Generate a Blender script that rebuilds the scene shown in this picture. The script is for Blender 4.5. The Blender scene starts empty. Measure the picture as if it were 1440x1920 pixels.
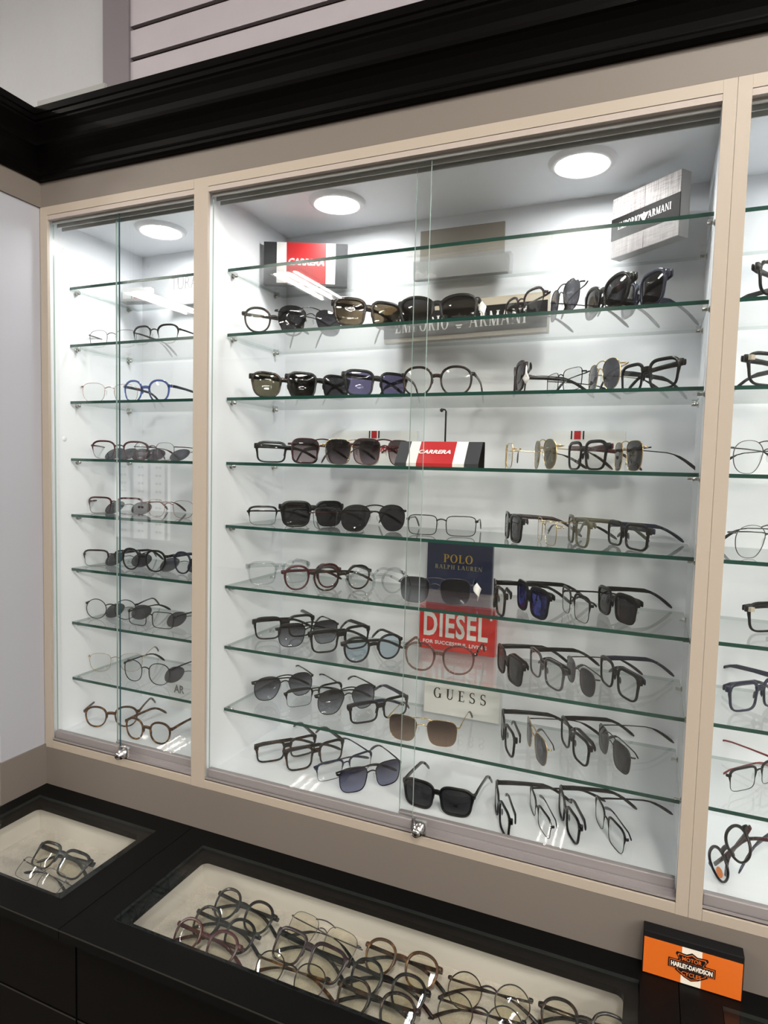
import bpy, math, random
from mathutils import Matrix, Vector

# ------------------------------------------------------------------ camera, world, exposure
ZO = 1.02                       # height of the display cabinets' inner floor above the shop floor
sc = bpy.context.scene
col = sc.collection
cam_d = bpy.data.cameras.new('camera')
cam = bpy.data.objects.new('camera', cam_d)
col.objects.link(cam)
yaw, pitch, roll = 0.3973, -0.0672, -0.0257
M3 = Matrix.Rotation(yaw, 3, 'Z') @ Matrix.Rotation(pitch, 3, 'X') @ Matrix.Rotation(roll, 3, 'Y')
right, fwd, up = M3 @ Vector((1, 0, 0)), M3 @ Vector((0, 1, 0)), M3 @ Vector((0, 0, 1))
cm = Matrix((right, up, -fwd)).transposed().to_4x4()
cm.translation = Vector((0.78034, -0.98536, 0.61590 + ZO))
cam.matrix_world = cm
cam_d.sensor_fit = 'HORIZONTAL'
cam_d.sensor_width = 36.0
cam_d.lens = 1198.25 / 1440 * 36.0
cam_d.clip_start = 0.01
sc.camera = cam
world = bpy.data.worlds.new('world')
sc.world = world
world.use_nodes = True
world.node_tree.nodes['Background'].inputs[0].default_value = (0.9, 0.95, 1.0, 1)
world.node_tree.nodes['Background'].inputs[1].default_value = 0.05
sc.view_settings.view_transform = 'Standard'
sc.view_settings.look = 'None'
sc.view_settings.gamma = 1.0
sc.view_settings.use_curve_mapping = False
sc.view_settings.exposure = 0.05
sc.cycles.use_denoising = True
sc.cycles.max_bounces = 10
sc.cycles.transparent_max_bounces = 48
sc.cycles.sample_clamp_indirect = 150.0
sc.cycles.use_adaptive_sampling = False
sc.cycles.caustics_reflective = False
sc.cycles.caustics_refractive = False
TROFFER = 300.0                  # strength of the fluorescent tubes
DOWNLIGHT = 108.0                # strength of the cabinet downlights

# ------------------------------------------------------------------ materials
def S(r, g, b):
    def f(c):
        c /= 255.0
        return c / 12.92 if c <= 0.04045 else ((c + 0.055) / 1.055) ** 2.4
    return (f(r), f(g), f(b), 1.0)

def new_mat(name):
    m = bpy.data.materials.new(name)
    m.use_nodes = True
    return m, m.node_tree.nodes, m.node_tree.links

def plain(name, c, rough=0.5, metal=0.0, noise=0.0, scale=60.0, bump=0.0, spec=0.5):
    m, n, l = new_mat(name)
    b = n['Principled BSDF']
    b.inputs['Base Color'].default_value = c
    b.inputs['Roughness'].default_value = rough
    b.inputs['Metallic'].default_value = metal
    b.inputs['Specular IOR Level'].default_value = spec
    if noise or bump:
        tc = n.new('ShaderNodeTexCoord')
        t = n.new('ShaderNodeTexNoise')
        t.inputs['Scale'].default_value = scale
        t.inputs['Detail'].default_value = 4
        l.new(tc.outputs['Object'], t.inputs['Vector'])
        if noise:
            mx = n.new('ShaderNodeMix'); mx.data_type = 'RGBA'
            mx.inputs[6].default_value = tuple(c[i] * (1 - noise) for i in range(3)) + (1,)
            mx.inputs[7].default_value = tuple(min(1, c[i] * (1 + noise)) for i in range(3)) + (1,)
            l.new(t.outputs['Fac'], mx.inputs[0]); l.new(mx.outputs[2], b.inputs['Base Color'])
        if bump:
            bp = n.new('ShaderNodeBump'); bp.inputs['Strength'].default_value = bump
            bp.inputs['Distance'].default_value = 0.001
            l.new(t.outputs['Fac'], bp.inputs['Height']); l.new(bp.outputs[0], b.inputs['Normal'])
    return m

def linen(name, c1, c2, scale=420.0, rough=0.8):
    """woven cloth: two crossed wave bands plus fibre noise"""
    m, n, l = new_mat(name)
    b = n['Principled BSDF']; b.inputs['Roughness'].default_value = rough
    tc = n.new('ShaderNodeTexCoord')
    ws = []
    for d in ('X', 'Z'):
        w = n.new('ShaderNodeTexNoise'); mp = n.new('ShaderNodeMapping')
        mp.inputs['Scale'].default_value = (scale, scale, scale * 0.06) if d == 'X' else (scale * 0.06, scale * 0.06, scale)
        w.inputs['Scale'].default_value = 1.0; w.inputs['Detail'].default_value = 2
        l.new(tc.outputs['Object'], mp.inputs[0]); l.new(mp.outputs[0], w.inputs['Vector'])
        ws.append(w)
    ad = n.new('ShaderNodeMath'); ad.operation = 'AVERAGE' if False else 'ADD'
    l.new(ws[0].outputs['Fac'], ad.inputs[0]); l.new(ws[1].outputs['Fac'], ad.inputs[1])
    r = n.new('ShaderNodeMapRange'); r.inputs[1].default_value = 0.7; r.inputs[2].default_value = 1.3
    l.new(ad.outputs[0], r.inputs[0])
    mx = n.new('ShaderNodeMix'); mx.data_type = 'RGBA'
    mx.inputs[6].default_value = c1; mx.inputs[7].default_value = c2
    l.new(r.outputs[0], mx.inputs[0]); l.new(mx.outputs[2], b.inputs['Base Color'])
    bp = n.new('ShaderNodeBump'); bp.inputs['Strength'].default_value = 0.3; bp.inputs['Distance'].default_value = 0.0006
    l.new(r.outputs[0], bp.inputs['Height']); l.new(bp.outputs[0], b.inputs['Normal'])
    return m

def tortoise(name, dark, light, scale=90.0):
    m, n, l = new_mat(name)
    b = n['Principled BSDF']; b.inputs['Roughness'].default_value = 0.22; b.inputs['Specular IOR Level'].default_value = 0.35
    tc = n.new('ShaderNodeTexCoord'); t = n.new('ShaderNodeTexNoise')
    t.inputs['Scale'].default_value = scale; t.inputs['Detail'].default_value = 2
    l.new(tc.outputs['Object'], t.inputs['Vector'])
    r = n.new('ShaderNodeValToRGB')
    r.color_ramp.elements[0].position = 0.5; r.color_ramp.elements[0].color = dark
    r.color_ramp.elements[1].position = 0.68; r.color_ramp.elements[1].color = light
    l.new(t.outputs['Fac'], r.inputs[0]); l.new(r.outputs[0], b.inputs['Base Color'])
    return m

def glassy(name, tint, tint2=None, ior=1.5, rough=0.0, boost=1.0, coat=None):
    """thin clear sheet: Fresnel mix of a tinted see-through and a mirror layer;
    tint2 gives a lens that fades from tint (top) to tint2 (bottom)"""
    m, n, l = new_mat(name)
    n.remove(n['Principled BSDF'])
    out = n['Material Output']
    geo = n.new('ShaderNodeNewGeometry')
    io = n.new('ShaderNodeMix'); io.data_type = 'FLOAT'
    io.inputs[2].default_value = ior; io.inputs[3].default_value = 1.0 / ior
    l.new(geo.outputs['Backfacing'], io.inputs[0])
    fr = n.new('ShaderNodeFresnel'); l.new(io.outputs[0], fr.inputs['IOR'])
    mu = n.new('ShaderNodeMath'); mu.operation = 'MULTIPLY'; mu.use_clamp = True
    mu.inputs[1].default_value = boost
    l.new(fr.outputs[0], mu.inputs[0])
    tr = n.new('ShaderNodeBsdfTransparent'); tr.inputs[0].default_value = tint
    if tint2:
        tc = n.new('ShaderNodeTexCoord'); sp = n.new('ShaderNodeSeparateXYZ')
        l.new(tc.outputs['Generated'], sp.inputs[0])
        rp = n.new('ShaderNodeMapRange'); rp.inputs[1].default_value = 0.15; rp.inputs[2].default_value = 0.85
        l.new(sp.outputs['Z'], rp.inputs[0])
        mx = n.new('ShaderNodeMix'); mx.data_type = 'RGBA'
        mx.inputs[6].default_value = tint2; mx.inputs[7].default_value = tint
        l.new(rp.outputs[0], mx.inputs[0]); l.new(mx.outputs[2], tr.inputs[0])
    gl = n.new('ShaderNodeBsdfGlossy'); gl.inputs['Roughness'].default_value = rough
    if coat: gl.inputs['Color'].default_value = coat
    ms = n.new('ShaderNodeMixShader')
    l.new(mu.outputs[0], ms.inputs[0]); l.new(tr.outputs[0], ms.inputs[1]); l.new(gl.outputs[0], ms.inputs[2])
    l.new(ms.outputs[0], out.inputs['Surface'])
    return m

def emit(name, c, s):
    m, n, l = new_mat(name)
    n.remove(n['Principled BSDF'])
    e = n.new('ShaderNodeEmission'); e.inputs[0].default_value = c; e.inputs[1].default_value = s
    l.new(e.outputs[0], n['Material Output'].inputs['Surface'])
    return m

def lens_lamp(name, c, base, beam):
    """downlight diffuser that throws most of its light straight down"""
    m = emit(name, c, 1.0); n, l = m.node_tree.nodes, m.node_tree.links
    g = n.new('ShaderNodeNewGeometry'); d = n.new('ShaderNodeVectorMath'); d.operation = 'DOT_PRODUCT'
    l.new(g.outputs['Normal'], d.inputs[0]); l.new(g.outputs['Incoming'], d.inputs[1])
    a = n.new('ShaderNodeMath'); a.operation = 'ABSOLUTE'; l.new(d.outputs['Value'], a.inputs[0])
    p = n.new('ShaderNodeMath'); p.operation = 'POWER'; p.inputs[1].default_value = 11.0; l.new(a.outputs[0], p.inputs[0])
    q = n.new('ShaderNodeMath'); q.operation = 'MULTIPLY_ADD'; q.inputs[1].default_value = beam; q.inputs[2].default_value = base
    l.new(p.outputs[0], q.inputs[0]); l.new(q.outputs[0], n['Emission'].inputs[1])
    return m

def slat_paint(name, c):
    m = plain(name, c, 0.55, noise=0.04, scale=25)
    return m

MT = dict(
    beige=plain('beige_laminate', S(163, 153, 141), 0.45, noise=0.015, scale=300),
    header=plain('pinkish_laminate', S(165, 155, 148), 0.45),
    fascia=plain('grey_brown_laminate', S(108, 101, 95), 0.5, noise=0.02, scale=300),
    white=plain('white_melamine', S(228, 231, 236), 0.42),
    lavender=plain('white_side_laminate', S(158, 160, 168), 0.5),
    cap=plain('screw_cap_white', S(222, 224, 226), 0.5),
    cornice=plain('black_painted_wood', S(6, 5, 5), 0.34, noise=0.15, scale=40, spec=0.06),
    counter=plain('black_laminate', S(8, 8, 8), 0.42, noise=0.1, scale=200, spec=0.08),
    counter_front=plain('black_front', S(5, 4, 4), 0.5, spec=0.1),
    edge_glint=plain('painted_edge_glint', S(38, 37, 35), 0.4, spec=0.25),  # paler than the laminate: the edge highlight as a colour
    wallpaint=plain('wall_paint', S(168, 170, 174), 0.7, noise=0.03, scale=80),
    farwall=plain('far_wall_paint', S(120, 117, 113), 0.7),
    slat=slat_paint('slatwall_board', S(168, 163, 170)),
    groove=plain('slatwall_groove', S(44, 27, 22), 0.7, spec=0.1),
    strip=plain('violet_grey_trim', S(110, 104, 111), 0.6),
    ledge=plain('ledge_grey', S(130, 132, 132), 0.5),
    carpet=plain('carpet', S(112, 107, 101), 0.95, noise=0.25, scale=400, bump=0.5),
    tile=plain('ceiling_tile', S(215, 213, 208), 0.85, noise=0.05, scale=150, bump=0.3),
    gridm=plain('ceiling_grid', S(225, 224, 220), 0.5),
    alu=plain('aluminium_track', S(152, 147, 149), 0.4, 0.35),
    aludark=plain('aluminium_dark', S(172, 174, 174), 0.5, 0.0),
    chrome=plain('chrome', S(225, 225, 228), 0.12, 1.0),
    pin=plain('nickel_pin', S(180, 178, 172), 0.25, 1.0),
    dark=plain('black_rubber', S(18, 18, 19), 0.5),
    ring=plain('light_ring', S(240, 240, 244), 0.35),
    lamp=lens_lamp('lamp_diffuser', (1.0, 0.985, 0.955, 1), 72.0, DOWNLIGHT),
    litpanel=emit('lit_panel', (1.0, 0.95, 0.9, 1), 1.6),
    tube=emit('fluorescent_tube', (1.0, 0.93, 0.84, 1), TROFFER),
    housing=plain('light_housing', S(46, 45, 44), 0.5),
    shelf=glassy('shelf_glass', (0.993, 0.999, 0.996, 1)),
    pane=glassy('door_glass', (0.985, 0.995, 0.992, 1)),
    topglass=glassy('counter_glass', (0.945, 0.955, 0.945, 1), boost=0.5),
    gedge=plain('green_glass_edge', S(14, 62, 54), 0.15),
    gedge2=plain('polished_glass_edge', S(150, 170, 165), 0.12),
    gedge3=plain('dark_glass_edge', S(38, 72, 78), 0.12),
    gedge5=glassy('shelf_back_edge', (0.66, 0.72, 0.70, 1)),
    gedge4=plain('counter_glass_edge', S(34, 38, 38), 0.2),
    tray=linen('tray_linen', S(214, 206, 198), S(184, 177, 169), 500),
    traywall=plain('tray_wall', S(196, 191, 185), 0.7),
    linenbox=linen('silver_linen', S(176, 170, 170), S(112, 107, 108), 520, 0.6),
    boxgrey=plain('box_grey', S(158, 157, 156), 0.45, 0.2),
    taupe=plain('taupe_board', S(124, 117, 108), 0.5),
    beigeboard=plain('beige_board', S(178, 168, 150), 0.55, noise=0.05, scale=300),
    acrylic=glassy('clear_acrylic', (0.86, 0.87, 0.87, 1), boost=1.5),
    sblack=plain('sign_black', S(18, 18, 20), 0.6, spec=0.15),
    sgrey=plain('sign_charcoal', S(52, 54, 58), 0.5, spec=0.2),
    swhite=plain('sign_white', S(232, 230, 228), 0.35),
    sred=plain('sign_red', S(176, 20, 28), 0.4),
    sred2=plain('sign_scarlet', S(214, 34, 30), 0.35),
    snavy=plain('sign_navy', S(24, 34, 66), 0.3),
    sgold=plain('sign_gold', S(196, 158, 60), 0.35, 0.3),
    sgold2=plain('sign_pale_gold', S(170, 160, 120), 0.4, 0.2),
    sorange=plain('sign_orange', S(201, 99, 30), 0.4),
    scream=plain('sign_cream', S(226, 218, 206), 0.4),
    sdkgrey=plain('sign_letter_grey', S(62, 62, 64), 0.4),
    spale=plain('sign_pale_card', S(226, 228, 228), 0.4),
    spink=plain('sign_faded_red', S(190, 90, 84), 0.4),
    tag=plain('white_tag', S(232, 232, 230), 0.5),
    sticker=plain('orange_sticker', S(226, 130, 60), 0.5),
)
FR = dict(   # frame colours
    black=plain('black_acetate', S(7, 7, 9), 0.24, spec=0.35),
    tort=tortoise('dark_tortoise', S(18, 14, 12), S(66, 44, 26)),
    amber=tortoise('amber_tortoise', S(58, 38, 24), S(128, 90, 52)),
    plum=plain('plum_acetate', S(40, 26, 32), 0.25),
    wine=plain('wine_acetate', S(62, 20, 26), 0.25),
    red=plain('red_acetate', S(112, 22, 30), 0.3),
    navy=plain('navy_acetate', S(20, 26, 50), 0.25),
    gold=plain('gold_metal', S(214, 184, 132), 0.25, 1.0),
    rose=plain('rose_gold_metal', S(190, 140, 124), 0.25, 1.0),
    gunm=plain('gunmetal', S(84, 82, 84), 0.3, 0.9),
    olive=plain('olive_acetate', S(84, 82, 66), 0.25),
    crystal=glassy('crystal_acetate', (0.90, 0.915, 0.915, 1), boost=2.2),
    crystalgrey=glassy('grey_crystal_acetate', (0.42, 0.40, 0.42, 1), boost=2.0),
    pink=glassy('pink_crystal_acetate', (0.62, 0.47, 0.43, 1), boost=2.0),
    bluepale=glassy('blue_crystal_acetate', (0.30, 0.38, 0.62, 1), boost=2.0),
)
LN = dict(   # lenses
    clear=glassy('clear_lens', (0.95, 0.96, 0.955, 1)),
    yell=glassy('coated_lens', (0.93, 0.91, 0.82, 1), coat=(0.8, 0.85, 1, 1)),
    grey=glassy('grey_lens', (0.09, 0.09, 0.105, 1)),
    dark=glassy('dark_lens', (0.045, 0.045, 0.05, 1)),
    brown=glassy('brown_lens', (0.17, 0.13, 0.08, 1)),
    olive=glassy('olive_lens', (0.14, 0.125, 0.08, 1)),
    violet=glassy('violet_lens', (0.13, 0.12, 0.22, 1)),
    blue=glassy('blue_mirror_lens', (0.03, 0.03, 0.05, 1), boost=3.5, coat=(0.2, 0.25, 1, 1)),
    ltblue=glassy('pale_blue_lens', (0.62, 0.72, 0.80, 1)),
    wgrad=glassy('wine_gradient_lens', (0.07, 0.055, 0.06, 1), (0.50, 0.40, 0.42, 1)),
    ggrad=glassy('grey_gradient_lens', (0.05, 0.05, 0.06, 1), (0.36, 0.37, 0.41, 1)),
    bgrad=glassy('brown_gradient_lens', (0.07, 0.04, 0.03, 1), (0.32, 0.22, 0.17, 1)),
    vgrad=glassy('blue_gradient_lens', (0.05, 0.05, 0.09, 1), (0.34, 0.34, 0.46, 1)),
)

# ------------------------------------------------------------------ mesh helpers
class MB:
    """collects polygons of one mesh"""
    def __init__(s): s.v, s.f, s.m = [], [], []
    def add(s, vs, fs, mi=0):
        o = len(s.v); s.v += [tuple(p) for p in vs]
        for f in fs: s.f.append([i + o for i in f]); s.m.append(mi)
        return s
    def box(s, x0, x1, y0, y1, z0, z1, mi=0):
        vs = [(x0, y0, z0), (x1, y0, z0), (x1, y1, z0), (x0, y1, z0), (x0, y0, z1), (x1, y0, z1), (x1, y1, z1), (x0, y1, z1)]
        fs = [(0, 3, 2, 1), (4, 5, 6, 7), (0, 1, 5, 4), (1, 2, 6, 5), (2, 3, 7, 6), (3, 0, 4, 7)]
        if isinstance(mi, dict):        # per-side materials: keys -z +z -y +x +y -x
            for k, f in enumerate(fs): s.add(vs, [f], mi.get(k, mi['d']))
            return s
        return s.add(vs, fs, mi)
    def prism(s, pts, y0, y1, mi=0):
        """closed x,z outline given a thickness along y (front face at y0)"""
        n = len(pts)
        area = sum(pts[i][0] * pts[(i + 1) % n][1] - pts[(i + 1) % n][0] * pts[i][1] for i in range(n))
        if area < 0: pts = pts[::-1]
        vs = [(x, y0, z) for x, z in pts] + [(x, y1, z) for x, z in pts]
        fs = [tuple(range(n)), tuple(range(2 * n - 1, n - 1, -1))]
        fs += [(i, i + n, (i + 1) % n + n, (i + 1) % n) for i in range(n)]
        return s.add(vs, fs, mi)
    def tube(s, path, rad, seg=8, mi=0, cap=True, flat=None):
        """swept elliptical section; rad = number or list of (r_side, r_up)"""
        n = len(path); P = [Vector(p) for p in path]; vs = []
        for i in range(n):
            d = (P[min(i + 1, n - 1)] - P[max(i - 1, 0)]).normalized()
            ref = Vector((0, 0, 1)) if abs(d.z) < 0.95 else Vector((0, 1, 0))
            a = d.cross(ref).normalized(); b = a.cross(d).normalized()
            r = rad[i] if isinstance(rad, list) else rad
            ra, rb = r if isinstance(r, tuple) else (r, r)
            for k in range(seg):
                t = 2 * math.pi * (k + 0.5) / seg
                c, q = math.cos(t), math.sin(t)
                if flat:
                    c = math.copysign(abs(c) ** flat, c); q = math.copysign(abs(q) ** flat, q)
                vs.append(P[i] + a * (c * ra) + b * (q * rb))
        fs = []
        for i in range(n - 1):
            for k in range(seg):
                k2 = (k + 1) % seg
                fs.append((i * seg + k, i * seg + k2, (i + 1) * seg + k2, (i + 1) * seg + k))
        if cap: fs += [tuple(range(seg - 1, -1, -1)), tuple((n - 1) * seg + k for k in range(seg))]
        return s.add(vs, fs, mi)
    def lathe(s, prof, axis, origin, seg=32, mi=0):
        """profile [(r, h)] turned around an axis ('Z' or 'Y')"""
        vs, n = [], len(prof)
        for r, h in prof:
            for k in range(seg):
                t = 2 * math.pi * k / seg
                p = (r * math.cos(t), r * math.sin(t), h) if axis == 'Z' else (r * math.cos(t), h, r * math.sin(t))
                vs.append((p[0] + origin[0], p[1] + origin[1], p[2] + origin[2]))
        fs = [(i * seg + k, i * seg + (k + 1) % seg, (i + 1) * seg + (k + 1) % seg, (i + 1) * seg + k) for i in range(n - 1) for k in range(seg)]
        return s.add(vs, fs, mi)
    def mesh(s, name, mats, smooth=False):
        me = bpy.data.meshes.new(name)
        me.from_pydata(s.v, [], s.f)
        for m in (mats if isinstance(mats, (list, tuple)) else [mats]): me.materials.append(m)
        for p, i in zip(me.polygons, s.m): p.material_index = i
        if smooth:
            for p in me.polygons: p.use_smooth = True
        me.update()
        return me

def link(name, me, parent=None, loc=(0, 0, 0)):
    o = bpy.data.objects.new(name, me); col.objects.link(o)
    o.location = loc
    if parent: o.parent = parent
    return o

def tag(o, label, cat, group=None, kind=None):
    if label: o['label'] = label
    if cat: o['category'] = cat
    if group: o['group'] = group
    if kind: o['kind'] = kind
    return o

def thing(name, label, cat, loc, rz=0.0, group=None):
    o = bpy.data.objects.new(name, None); col.objects.link(o)
    o.empty_display_size = 0.05
    o.location = loc; o.rotation_euler = (0, 0, rz)
    return tag(o, label, cat, group)

def part(name, mb, mats, parent, smooth=False):
    """a part whose vertices are given in its thing's own coordinates"""
    return link(name, mb.mesh(name, mats, smooth), parent)

def solid(name, mb, mats, loc=(0, 0, 0), kind=None, smooth=False):
    o = link(name, mb.mesh(name, mats, smooth), None, loc)
    if kind: o['kind'] = kind
    return o

def bevel(o, w, seg=2):
    b = o.modifiers.new('bevel', 'BEVEL'); b.width = w; b.segments = seg; b.limit_method = 'ANGLE'
    return o

# ------------------------------------------------------------------ lettering
def text_mb(s, x0, z0, w, h, y, bold=0.0, shear=0.0, space=1.0, thick=0.0004):
    """sans lettering fitted to a box w x h whose lower left corner is x0, z0; faces -y"""
    cu = bpy.data.curves.new('lettering', 'FONT'); cu.body = s
    cu.offset = bold; cu.shear = shear; cu.space_character = space; cu.resolution_u = 3
    o = bpy.data.objects.new('lettering', cu); col.objects.link(o)
    bpy.context.view_layer.update()
    me = bpy.data.meshes.new_from_object(o.evaluated_get(bpy.context.evaluated_depsgraph_get()))
    col.objects.unlink(o); bpy.data.objects.remove(o)
    xs = [v.co.x for v in me.vertices]; ys = [v.co.y for v in me.vertices]
    ax, bx, ay, by = min(xs), max(xs), min(ys), max(ys)
    mb = MB()
    mb.add([(x0 + (v.co.x - ax) / (bx - ax) * w, y - thick, z0 + (v.co.y - ay) / (by - ay) * h) for v in me.vertices],
           [tuple(p.vertices) for p in me.polygons])
    bpy.data.meshes.remove(me)
    return mb

def serif_polys(ch):
    """roman capital as polygons in a box of height 1: list of outlines, advance width"""
    K, T = 0.17, 0.055
    P = []
    def V(x, t, z0=0.0, z1=1.0): P.append([(x, z0), (x + t, z0), (x + t, z1), (x, z1)])
    def H(x0, x1, z, t=T): P.append([(x0, z), (x1, z), (x1, z + t), (x0, z + t)])
    def D(x0, z0, x1, z1, t): P.append([(x0, z0), (x0 + t, z0), (x1 + t, z1), (x1, z1)])
    def serif(x, t, z, e=0.09): P.append([(x - e, z), (x + t + e, z), (x + t + e, z + 0.035), (x - e, z + 0.035)])
    def ring(cx, cz, rx, rz, tx, tz, a0, a1, n=22):
        for i in range(n):
            q = [math.radians(a0 + (a1 - a0) * (i + k) / n) for k in (0, 1)]
            P.append([(cx + rx * math.cos(q[0]), cz + rz * math.sin(q[0])), (cx + rx * math.cos(q[1]), cz + rz * math.sin(q[1])),
                      (cx + (rx - tx) * math.cos(q[1]), cz + (rz - tz) * math.sin(q[1])), (cx + (rx - tx) * math.cos(q[0]), cz + (rz - tz) * math.sin(q[0]))])
    w = 0.8
    if ch in 'EL':
        V(0.12, K); H(0.02, 0.66, 0.0); P.append([(0.6, 0.0), (0.66, 0.0), (0.68, 0.24), (0.65, 0.24)]); w = 0.74
        if ch == 'E':
            H(0.02, 0.62, 1 - T); P.append([(0.56, 1), (0.62, 1), (0.63, 0.78), (0.6, 0.78)]); H(0.2, 0.5, 0.5); V(0.47, 0.035, 0.4, 0.65)
        else: serif(0.12, K, 0.965)
    elif ch == 'I': V(0.12, K); serif(0.12, K, 0); serif(0.12, K, 0.965); w = 0.42
    elif ch in 'PR':
        V(0.12, K); serif(0.12, K, 0); H(0.02, 0.4, 1 - T); H(0.25, 0.4, 0.46)
        ring(0.38, 0.73, 0.3, 0.27, K, T, -90, 90, 14); w = 0.74
        if ch == 'R': D(0.62, 0.0, 0.34, 0.48, K); H(0.6, 0.86, 0, 0.035); w = 0.86
    elif ch == 'O': ring(0.44, 0.5, 0.42, 0.52, K, T, 0, 360, 32); w = 0.92
    elif ch == 'G':
        ring(0.46, 0.5, 0.42, 0.52, K, T, 45, 330, 28); V(0.66, K, 0.05, 0.42); serif(0.66, K, 0.42, 0.08); w = 0.96
    elif ch == 'U':
        V(0.12, K, 0.3, 1); serif(0.12, K, 0.965); V(0.68, T, 0.3, 1); serif(0.68, T, 0.965)
        ring(0.425, 0.3, 0.305, 0.31, 0.11, T + 0.02, 180, 360, 16); w = 0.88
    elif ch == 'A':
        D(0.06, 0, 0.36, 1, T); D(0.66, 0, 0.34, 1, K); H(0.17, 0.66, 0.3); serif(0.05, T, 0, 0.08); serif(0.66, K, 0, 0.06); w = 0.92
    elif ch == 'N':
        V(0.12, T); D(0.68, 0, 0.08, 1, K); V(0.78, T); serif(0.12, T, 0); serif(0.78, T, 0.965); w = 0.96
    elif ch == 'M':
        V(0.12, T); D(0.46, 0, 0.1, 1, K); D(0.5, 0, 0.86, 1, T); V(0.82, K); serif(0.12, T, 0); serif(0.82, K, 0); serif(0.84, K - 0.02, 0.965); w = 1.12
    elif ch == 'H':
        V(0.12, K); V(0.66, K); H(0.2, 0.7, 0.48)
        for x in (0.12, 0.66): serif(x, K, 0); serif(x, K, 0.965)
        w = 0.95
    elif ch == 'S':
        ring(0.34, 0.745, 0.26, 0.275, 0.12, T, 40, 215, 14); ring(0.34, 0.745, 0.26, 0.275, 0.12, T + 0.04, 215, 270, 5)
        ring(0.36, 0.26, 0.29, 0.28, 0.13, T, -150, 35, 14); ring(0.36, 0.26, 0.29, 0.28, 0.13, T + 0.04, 35, 95, 5)
        V(0.53, 0.04, 0.74, 1.0); V(0.07, 0.04, 0.0, 0.28); w = 0.72
    else: w = 0.4
    return P, w

def serif_mb(s, x0, z0, w, h, y, space=0.06, thick=0.0006):
    adv, items = 0.0, []
    for ch in s:
        P, cw = serif_polys(ch)
        items += [[(adv + px, pz) for px, pz in q] for q in P]; adv += cw + space
    k = w / (adv - space)
    mb = MB()
    for q in items: mb.prism([(x0 + px * k, z0 + pz * h) for px, pz in q], y - thick, y)
    return mb

def eagle_mb(cx, z0, w, h, y, thick=0.0006):
    """winged emblem: stacked bars narrowing downwards with a head notch on top"""
    mb = MB(); n = 6
    for i in range(n):
        z = z0 + h * (1 - (i + 1) / n); t = h / n * 0.62
        a = w / 2 * (1 - 0.14 * i); b = a - 0.05 * w
        if i < 3:
            g = w * (0.07 - 0.012 * i)
            for sgn in (-1, 1): mb.prism([(cx + sgn * g, z), (cx + sgn * b, z), (cx + sgn * a, z + t), (cx + sgn * g, z + t)], y - thick, y)
        else: mb.prism([(cx - b, z), (cx + b, z), (cx + a, z + t), (cx - a, z + t)], y - thick, y)
    mb.prism([(cx - 0.05 * w, z0 + h * 0.6), (cx + 0.05 * w, z0 + h * 0.6), (cx + 0.05 * w, z0 + h * 1.02), (cx - 0.02 * w, z0 + h * 1.12), (cx - 0.06 * w, z0 + h * 1.0)], y - thick, y)
    return mb

# ------------------------------------------------------------------ the room
X0, X1, Y0 = -9.2, 9.0, -7.4
CZ = 3.27
solid('floor', MB().box(X0, X1, Y0, 0.5, -0.05, 0), MT['carpet'], kind='structure')
cl = solid('ceiling', MB().box(X0, X1, Y0, 0.5, CZ + 0.02, CZ + 0.06), MT['tile'], kind='structure')
solid('wall_back', MB().box(X0, X1, 0.327, 0.36, 0, CZ + 0.02), MT['wallpaint'], kind='structure')
solid('wall_front', MB().box(X0, X1, Y0 - 0.04, Y0, 0, CZ + 0.02), MT['farwall'], kind='structure')
solid('wall_right', MB().box(X1, X1 + 0.04, Y0, 0.36, 0, CZ + 0.02), MT['farwall'], kind='structure')
solid('wall_west', MB().box(X0 - 0.04, X0, Y0, 0.36, 0, CZ + 0.02), MT['farwall'], kind='structure')
def L(z): return z + ZO
YL = -0.1035                    # that panel's front corner
XW = -0.434                     # face of the projecting side panel on the left
tr = thing('slatwall', 'pale grey horizontal slatwall boards above the black cornice', 'wall panel', (1.35, 0.327, L(1.1)))
tr['kind'] = 'structure'
zz = 1.63 - 0.0755 * 4
gb = MB().box(-0.488 - 1.35, 3.0 - 1.35, -0.008, 0, 0.08, CZ - L(1.1))
part('groove_backing', gb, MT['groove'], tr)
while zz < CZ - ZO - 0.01:
    z1 = min(zz + 0.0755 - 0.011, CZ - ZO)
    o = part('slat', MB().box(-0.488 - 1.35, 3.0 - 1.35, -0.018, -0.008, zz + 0.0035 - 1.1, z1 - 1.1 + 0.0035), MT['slat'], tr)
    zz += 0.0755
solid('trim_1', MB().box(-0.5745, -0.488, 0.303, 0.327, L(1.1), CZ), MT['strip'], kind='structure')
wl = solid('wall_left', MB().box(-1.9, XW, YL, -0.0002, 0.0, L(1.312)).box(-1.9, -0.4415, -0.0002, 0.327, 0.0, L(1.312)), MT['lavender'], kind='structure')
solid('trim_2', MB().box(XW, XW + 0.004, YL - 0.004, 0, L(1.143), L(1.195)).box(-1.9, XW, YL - 0.004, YL, L(1.143), L(1.195)), MT['fascia'], kind='structure')
solid('trim_3', MB().box(XW, XW + 0.004, YL - 0.004, 0, L(-0.0995), L(-0.0105)).box(-1.9, XW, YL - 0.004, YL, L(-0.12), L(-0.0105)), MT['fascia'], kind='structure')
solid('trim_4', MB().box(XW + 0.004, 2.6, 0, 0.02, L(1.143), L(1.196)), MT['fascia'], kind='structure')
solid('trim_5', MB().box(XW + 0.004, 2.6, 0, 0.02, L(-0.12), L(-0.0165)), MT['fascia'], kind='structure')
solid('trim_6', MB().box(-0.40, -0.22, -0.03, -0.024, L(1.3125), L(1.336)), MT['ledge'], kind='structure')
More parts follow.
